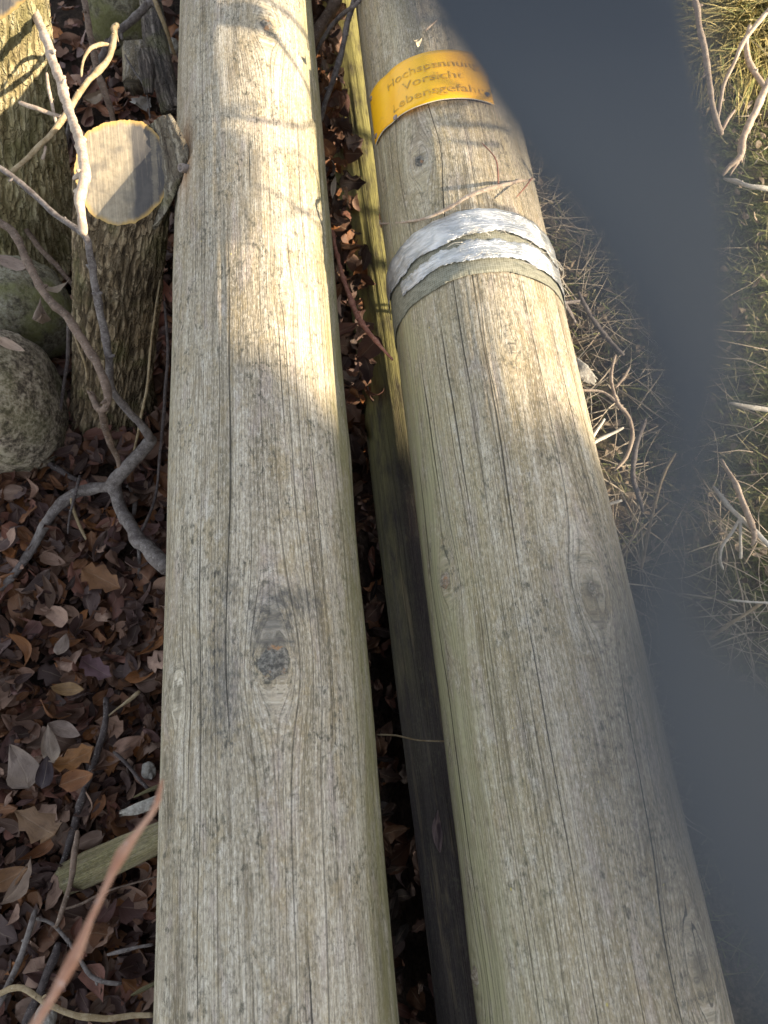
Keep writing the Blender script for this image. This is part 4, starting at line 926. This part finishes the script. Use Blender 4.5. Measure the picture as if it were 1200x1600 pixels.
for lab, mat, stems in (
    ('pale straight stalk at the top of the bank with a hooked foot', T_PALE, [([(1082, -15, .34), (1090, 25, .32), (1097, 60, .30), (1104, 110, .27), (1110, 150, .25), (1117, 185, .23), (1127, 212, .21)], [9, 9, 9, 9, 8, 8, 9]), ([(1120, 190, .22), (1130, 135, .24), (1148, 95, .27), (1165, 60, .29), (1205, 10, .32)], [4, 6, 6, 7, 7]), ([(1125, 210, .21), (1135, 190, .22), (1148, 172, .22)], [4, 5, 4])]),
    ('bent bleached branch at the right edge of the bank', T_PALE, [([(1215, 110, .24), (1195, 140, .23), (1182, 170, .22), (1170, 195, .21), (1160, 220, .2), (1157, 245, .19), (1140, 260, .18), (1128, 275, .17)], [12, 11, 11, 11, 11, 10, 8, 4]), ([(1194, 138, .23), (1180, 115, .24), (1170, 95, .25), (1165, 70, .26), (1172, 40, .27)], [9, 9, 9, 8, 7]), ([(1155, 250, .185), (1140, 275, .17)], [6, 2])]),
    ('bright thin twig lying across the bank edge below the bent branch', T_WHITE, [([(1130, 279, .16), (1150, 284, .17), (1170, 291, .18), (1210, 297, .18)], [4, 7, 7, 8])]),
    ('pale horizontal straw beside the dark strap', T_WHITE, [([(1140, 630, .15), (1165, 635, .15), (1185, 638, .15), (1210, 641, .15)], [5, 7, 7, 8])]),
    ('hooked pale branch on the moss at the right', T_PALE, [([(1126, 718, .16), (1140, 742, .16), (1150, 760, .16), (1162, 790, .16), (1172, 815, .16), (1178, 838, .15), (1174, 852, .14)], [5, 7, 8, 9, 9, 9, 6]), ([(1150, 757, .16), (1152, 778, .15)], [5, 3])]),
    ('straight grey twig crossing the hooked branch on the moss', T_WHITE, [([(1114, 760, .15), (1128, 778, .15), (1145, 798, .15), (1160, 812, .15), (1180, 830, .15), (1210, 860, .15)], [5, 7, 7, 8, 7, 8]), ([(1155, 812, .15), (1142, 835, .14), (1128, 855, .13), (1125, 875, .12), (1130, 890, .1)], [5, 6, 5, 5, 4]), ([(1157, 812, .15), (1157, 845, .13), (1157, 872, .11)], [5, 5, 5])]),
    ('thin straw lying on the green moss low at the right', T_WHITE, [([(1138, 937, .1), (1165, 940, .1), (1205, 942, .1)], [3, 3, 4])]),
    ('tan twig at the moss edge below the thin straw', T_TAN, [([(1105, 1000, .08), (1140, 975, .09), (1165, 960, .09), (1195, 940, .09)], [5, 6, 5, 4])]),
    ('grey twig hanging from the tape side of the pole', T_GREY, [([(858, 405, .42), (864, 430, .39), (872, 455, .35), (885, 480, .3), (900, 505, .25)], [7, 8, 7, 7, 4]), ([(872, 458, .35), (858, 468, .36), (856, 478, .35), (875, 474, .33), (905, 470, .3)], [5, 5, 4, 5, 5])]),
    ('grey twig slanting through the brushwood beside the pole', T_GREY, [([(903, 455, .26), (915, 480, .25), (932, 508, .24), (950, 530, .23), (975, 555, .22)], [5, 6, 7, 7, 6])]),
    ('forked pinkish twig in the brushwood', T_PALE, [([(962, 555, .2), (955, 585, .2), (958, 610, .2), (965, 630, .2), (982, 650, .19), (988, 680, .18), (978, 715, .17), (960, 735, .16)], [4, 5, 5, 6, 6, 6, 6, 4]), ([(963, 628, .2), (940, 612, .2), (905, 610, .2)], [5, 4, 4]), ([(962, 606, .2), (975, 590, .2), (985, 572, .2)], [4, 4, 2])]),
    ('bright straight stick crossing another beside the pole', T_WHITE, [([(918, 698, .2), (940, 685, .2), (975, 668, .2)], [6, 6, 4])]),
    ('second bright stick in the crossing pair beside the pole', T_WHITE, [([(920, 695, .21), (930, 678, .21), (945, 655, .21)], [5, 5, 4])]),
    ('curved grey stem behind the dark strap', T_GREY, [([(1010, 655, .2), (998, 685, .2), (992, 715, .19), (990, 745, .18), (998, 775, .16), (1005, 800, .14)], [7, 8, 8, 8, 7, 6])]),
    ('thin bright straw beside the lower taped pole', T_WHITE, [([(944, 791, .2), (958, 786, .2), (972, 782, .2)], [4, 5, 4])]),
    ('thin twig arching beside the strap', T_TAN, [([(1056, 708, .18), (1040, 735, .18), (1028, 770, .18), (1018, 810, .17), (1008, 860, .16), (1002, 890, .15)], [4, 5, 5, 5, 5, 4])])):
    branch('twig', lab, 'twig', mat, stems, node=.2, na=8)

# ------------------------------------------------------------------ dark strap close to the lens
def strap():
    # a flat strap that twists: its left edge hangs nearer to the lens than its right edge
    key = [((480, -700), (980, -700), .034, .036), ((535, -350), (1020, -350), .032, .034), ((588, -130), (1052, -130), .030, .031), ((636, 0), (1092, 0), .029, .029), ((704, 115), (1115, 105), .027, .028), ((780, 238), (1140, 228), .023, .026),
           ((866, 360), (1160, 345), .0180, .024), ((930, 470), (1165, 460), .0155, .022), ((975, 580), (1164, 575), .0155, .020), ((1016, 690), (1141, 690), .0150, .018), ((1004, 800), (1114, 800), .0125, .0175), ((965, 900), (1094, 880), .0105, .017), ((930, 1010), (1106, 945), .0096, .017),
           ((938, 1125), (1150, 990), .0094, .017), ((965, 1255), (1235, 1045), .0094, .017), ((1015, 1385), (1335, 1115), .0098, .018), ((1105, 1540), (1440, 1225), .0105, .020), ((1330, 1820), (1620, 1450), .018, .025)]
    m_ = len(key); uu = np.linspace(0, m_-1, 150)
    def cat(Q):
        out = []
        for u_ in uu:
            i_ = min(int(u_), m_-2); f_ = u_-i_; p0, p1, p2, p3 = Q[max(i_-1, 0)], Q[i_], Q[i_+1], Q[min(i_+2, m_-1)]
            out.append(.5*((2*p1)+(p2-p0)*f_+(2*p0-5*p1+4*p2-p3)*f_*f_+(3*p1-p0-3*p2+p3)*f_**3))
        return np.array(out)
    EL = cat([dist(*l, d) for l, _, d, _ in key]); ER = cat([dist(*r, d) for _, r, _, d in key]); P = (EL+ER)/2
    n = len(P); T = np.gradient(P, axis=0); T /= np.linalg.norm(T, axis=1)[:, None]; th = .0013; vs = []; na = 28
    for i in range(n):
        A = (ER[i]-EL[i])/2; B = np.cross(A, T[i]); B /= np.linalg.norm(B)
        for j in range(na):
            a = 2*math.pi*j/na; ca, sa = math.cos(a), math.sin(a)
            vs.append(P[i]+A*np.sign(ca)*abs(ca)**.45+B*np.sign(sa)*abs(sa)**.7*th*.5)
    fs = grid_faces(na, n, True); fs.append(tuple(range(na))); fs.append(tuple(reversed(range((n-1)*na, n*na))))
    t = NT('dark_woven_strap'); co = t.n('ShaderNodeTexCoord').outputs['Object']; a = t.noise(co, 2500, 3, .6)
    return mesh_obj('strap', vs, fs, t.base(t.mix(a, (.034, .040, .049), (.044, .050, .060)), .8))
tag(strap(), 'wide dark blue grey blurred strap hanging close in front of the lens', 'strap')

# ------------------------------------------------------------------ what stands off to the right and shades the scene
def lift(px, py, P, d):
    u_, v_ = uv_on(px, py, *P); return onp(P, u_, v_, 0)+SUN*d
bs = empty('bare_shrub', (1.55, .05, .05))
def shadow_stem(P, pts, d, r): return tube('shrub_branch', [lift(x, y, P, d*1.15+e) for x, y, e in pts], [q_*.68 for q_ in r], T_BROWN, bs, step=.02, na=8, wob=.08)
shadow_stem(LP, [(560, 60, .5), (520, 140, .3), (500, 182, .1), (470, 198, 0), (435, 192, 0), (395, 186, .1), (345, 180, .2), (290, 176, .3)], .8, [.009, .006, .0045, .004, .004, .005, .006, .006])
shadow_stem(LP, [(470, 198, 0), (435, 183, 0), (400, 160, 0), (372, 148, 0)], .8, [.0025, .002, .0018, .001])
shadow_stem(LP, [(340, 205, 0), (370, 218, 0), (383, 255, 0), (380, 305, 0), (368, 342, 0), (345, 362, 0), (320, 380, 0)], 1.6, [.010, .011, .011, .011, .011, .010, .008])
shadow_stem(LP, [(490, 165, .2), (478, 130, 0), (455, 95, 0), (430, 62, 0), (395, 40, 0), (350, 30, .1), (290, 30, .2)], 1.0, [.006, .006, .005, .010, .020, .024, .024])
shadow_stem(LP, [(520, 380, 0), (490, 345, 0), (455, 315, 0), (420, 296, 0), (390, 288, 0)], .9, [.004, .004, .0035, .003, .002])
shadow_stem(LP, [(515, 345, 0), (480, 330, 0), (450, 335, 0), (430, 350, 0)], .9, [.004, .004, .003, .002])
shadow_stem(LP, [(505, 290, 0), (475, 245, 0), (440, 235, 0), (405, 250, 0)], .9, [.003, .0025, .002, .0015])
shadow_stem(RP, [(640, 186, 0), (670, 190, 0), (705, 196, 0), (745, 194, 0), (800, 206, 0)], .75, [.006, .006, .007, .006, .006])
shadow_stem(RP, [(650, 275, 0), (690, 284, 0), (740, 300, 0), (790, 330, 0), (830, 345, 0)], .75, [.003, .003, .004, .004, .004])
shadow_stem(RP, [(690, 218, 0), (730, 225, 0), (780, 225, 0)], .75, [.004, .005, .006])
for k, q in enumerate(((1.9, .3, .6), (1.6, .75, .75), (1.75, .55, .95), (1.5, .45, .65))):
    tube('shrub_stem', [(1.55+.02*k, .05, .03), (1.6, .1+.1*k, .3), q, (q[0]-.3, q[1]+.1, q[2]+.15)], [.014, .012, .009, .006], T_BROWN, bs, step=.03)
settle(bs); tag(bs, 'leafless brown shrub with curved branches on the bank beside the poles', 'shrub')

def conifer(name, c, rad, h, n, seed, label):
    r = random.Random(seed); root = empty(name, c)
    t = NT(name+'_needles'); co = t.n('ShaderNodeTexCoord').outputs['Object']
    m = t.base(t.mix(t.noise(co, 3.5, 3, .6), (.035, .055, .02), (.08, .10, .035)), .7)
    V, Fc = [], []
    for i in range(n):
        z = r.uniform(.02, 1); a = r.uniform(0, 6.283); env = (1-.55*z**2.2)*(.93+.12*math.sin(a*5+z*9)+.06*math.sin(a*11)); q = rad*env*(1-.75*r.random()**2.2)
        p = np.array((c[0]+q*math.cos(a), c[1]+q*math.sin(a), c[2]+.05+h*z)); s = r.uniform(.07, .15)
        d = np.array((math.cos(a)+r.gauss(0, .5), math.sin(a)+r.gauss(0, .5), r.gauss(.5, .5))); d /= np.linalg.norm(d); e = np.cross(d, (r.gauss(0, 1), r.gauss(0, 1), r.gauss(0, 1))); e /= np.linalg.norm(e)
        k = len(V); V += [p-e*s*.3, p+d*s*.5-e*s*.42, p+d*s*1.1, p+d*s*.5+e*s*.42]; Fc.append((k, k+1, k+2, k+3))
    mesh_obj('crown', V, Fc, m, root, False)
    tube('trunk', [(c[0], c[1], c[2]-.1), (c[0]+.02, c[1], c[2]+h*.5), (c[0], c[1]+.02, c[2]+h*.93)], [.10, .07, .015], T_BROWN, root, step=.1, na=12)
    settle(root); tag(root, label, 'tree'); return root
perp = np.array((-math.sin(SUN_AZ), math.cos(SUN_AZ), 0)); hd = np.array((math.cos(SUN_AZ), math.sin(SUN_AZ), 0))
EDGE = np.array((.19, .71, 0))
for k, (dd, off, rad, h) in enumerate(((5.6, -1.22, 1.15, 4.2), (6.6, -3.2, 1.25, 4.6))):
    c = EDGE+hd*dd+perp*off; c[2] = .05
    conifer('conifer', c, rad, h, 15000, 50+k, ('dense dark green conifer nearer to the poles', 'taller dark green conifer behind the nearer one')[k])
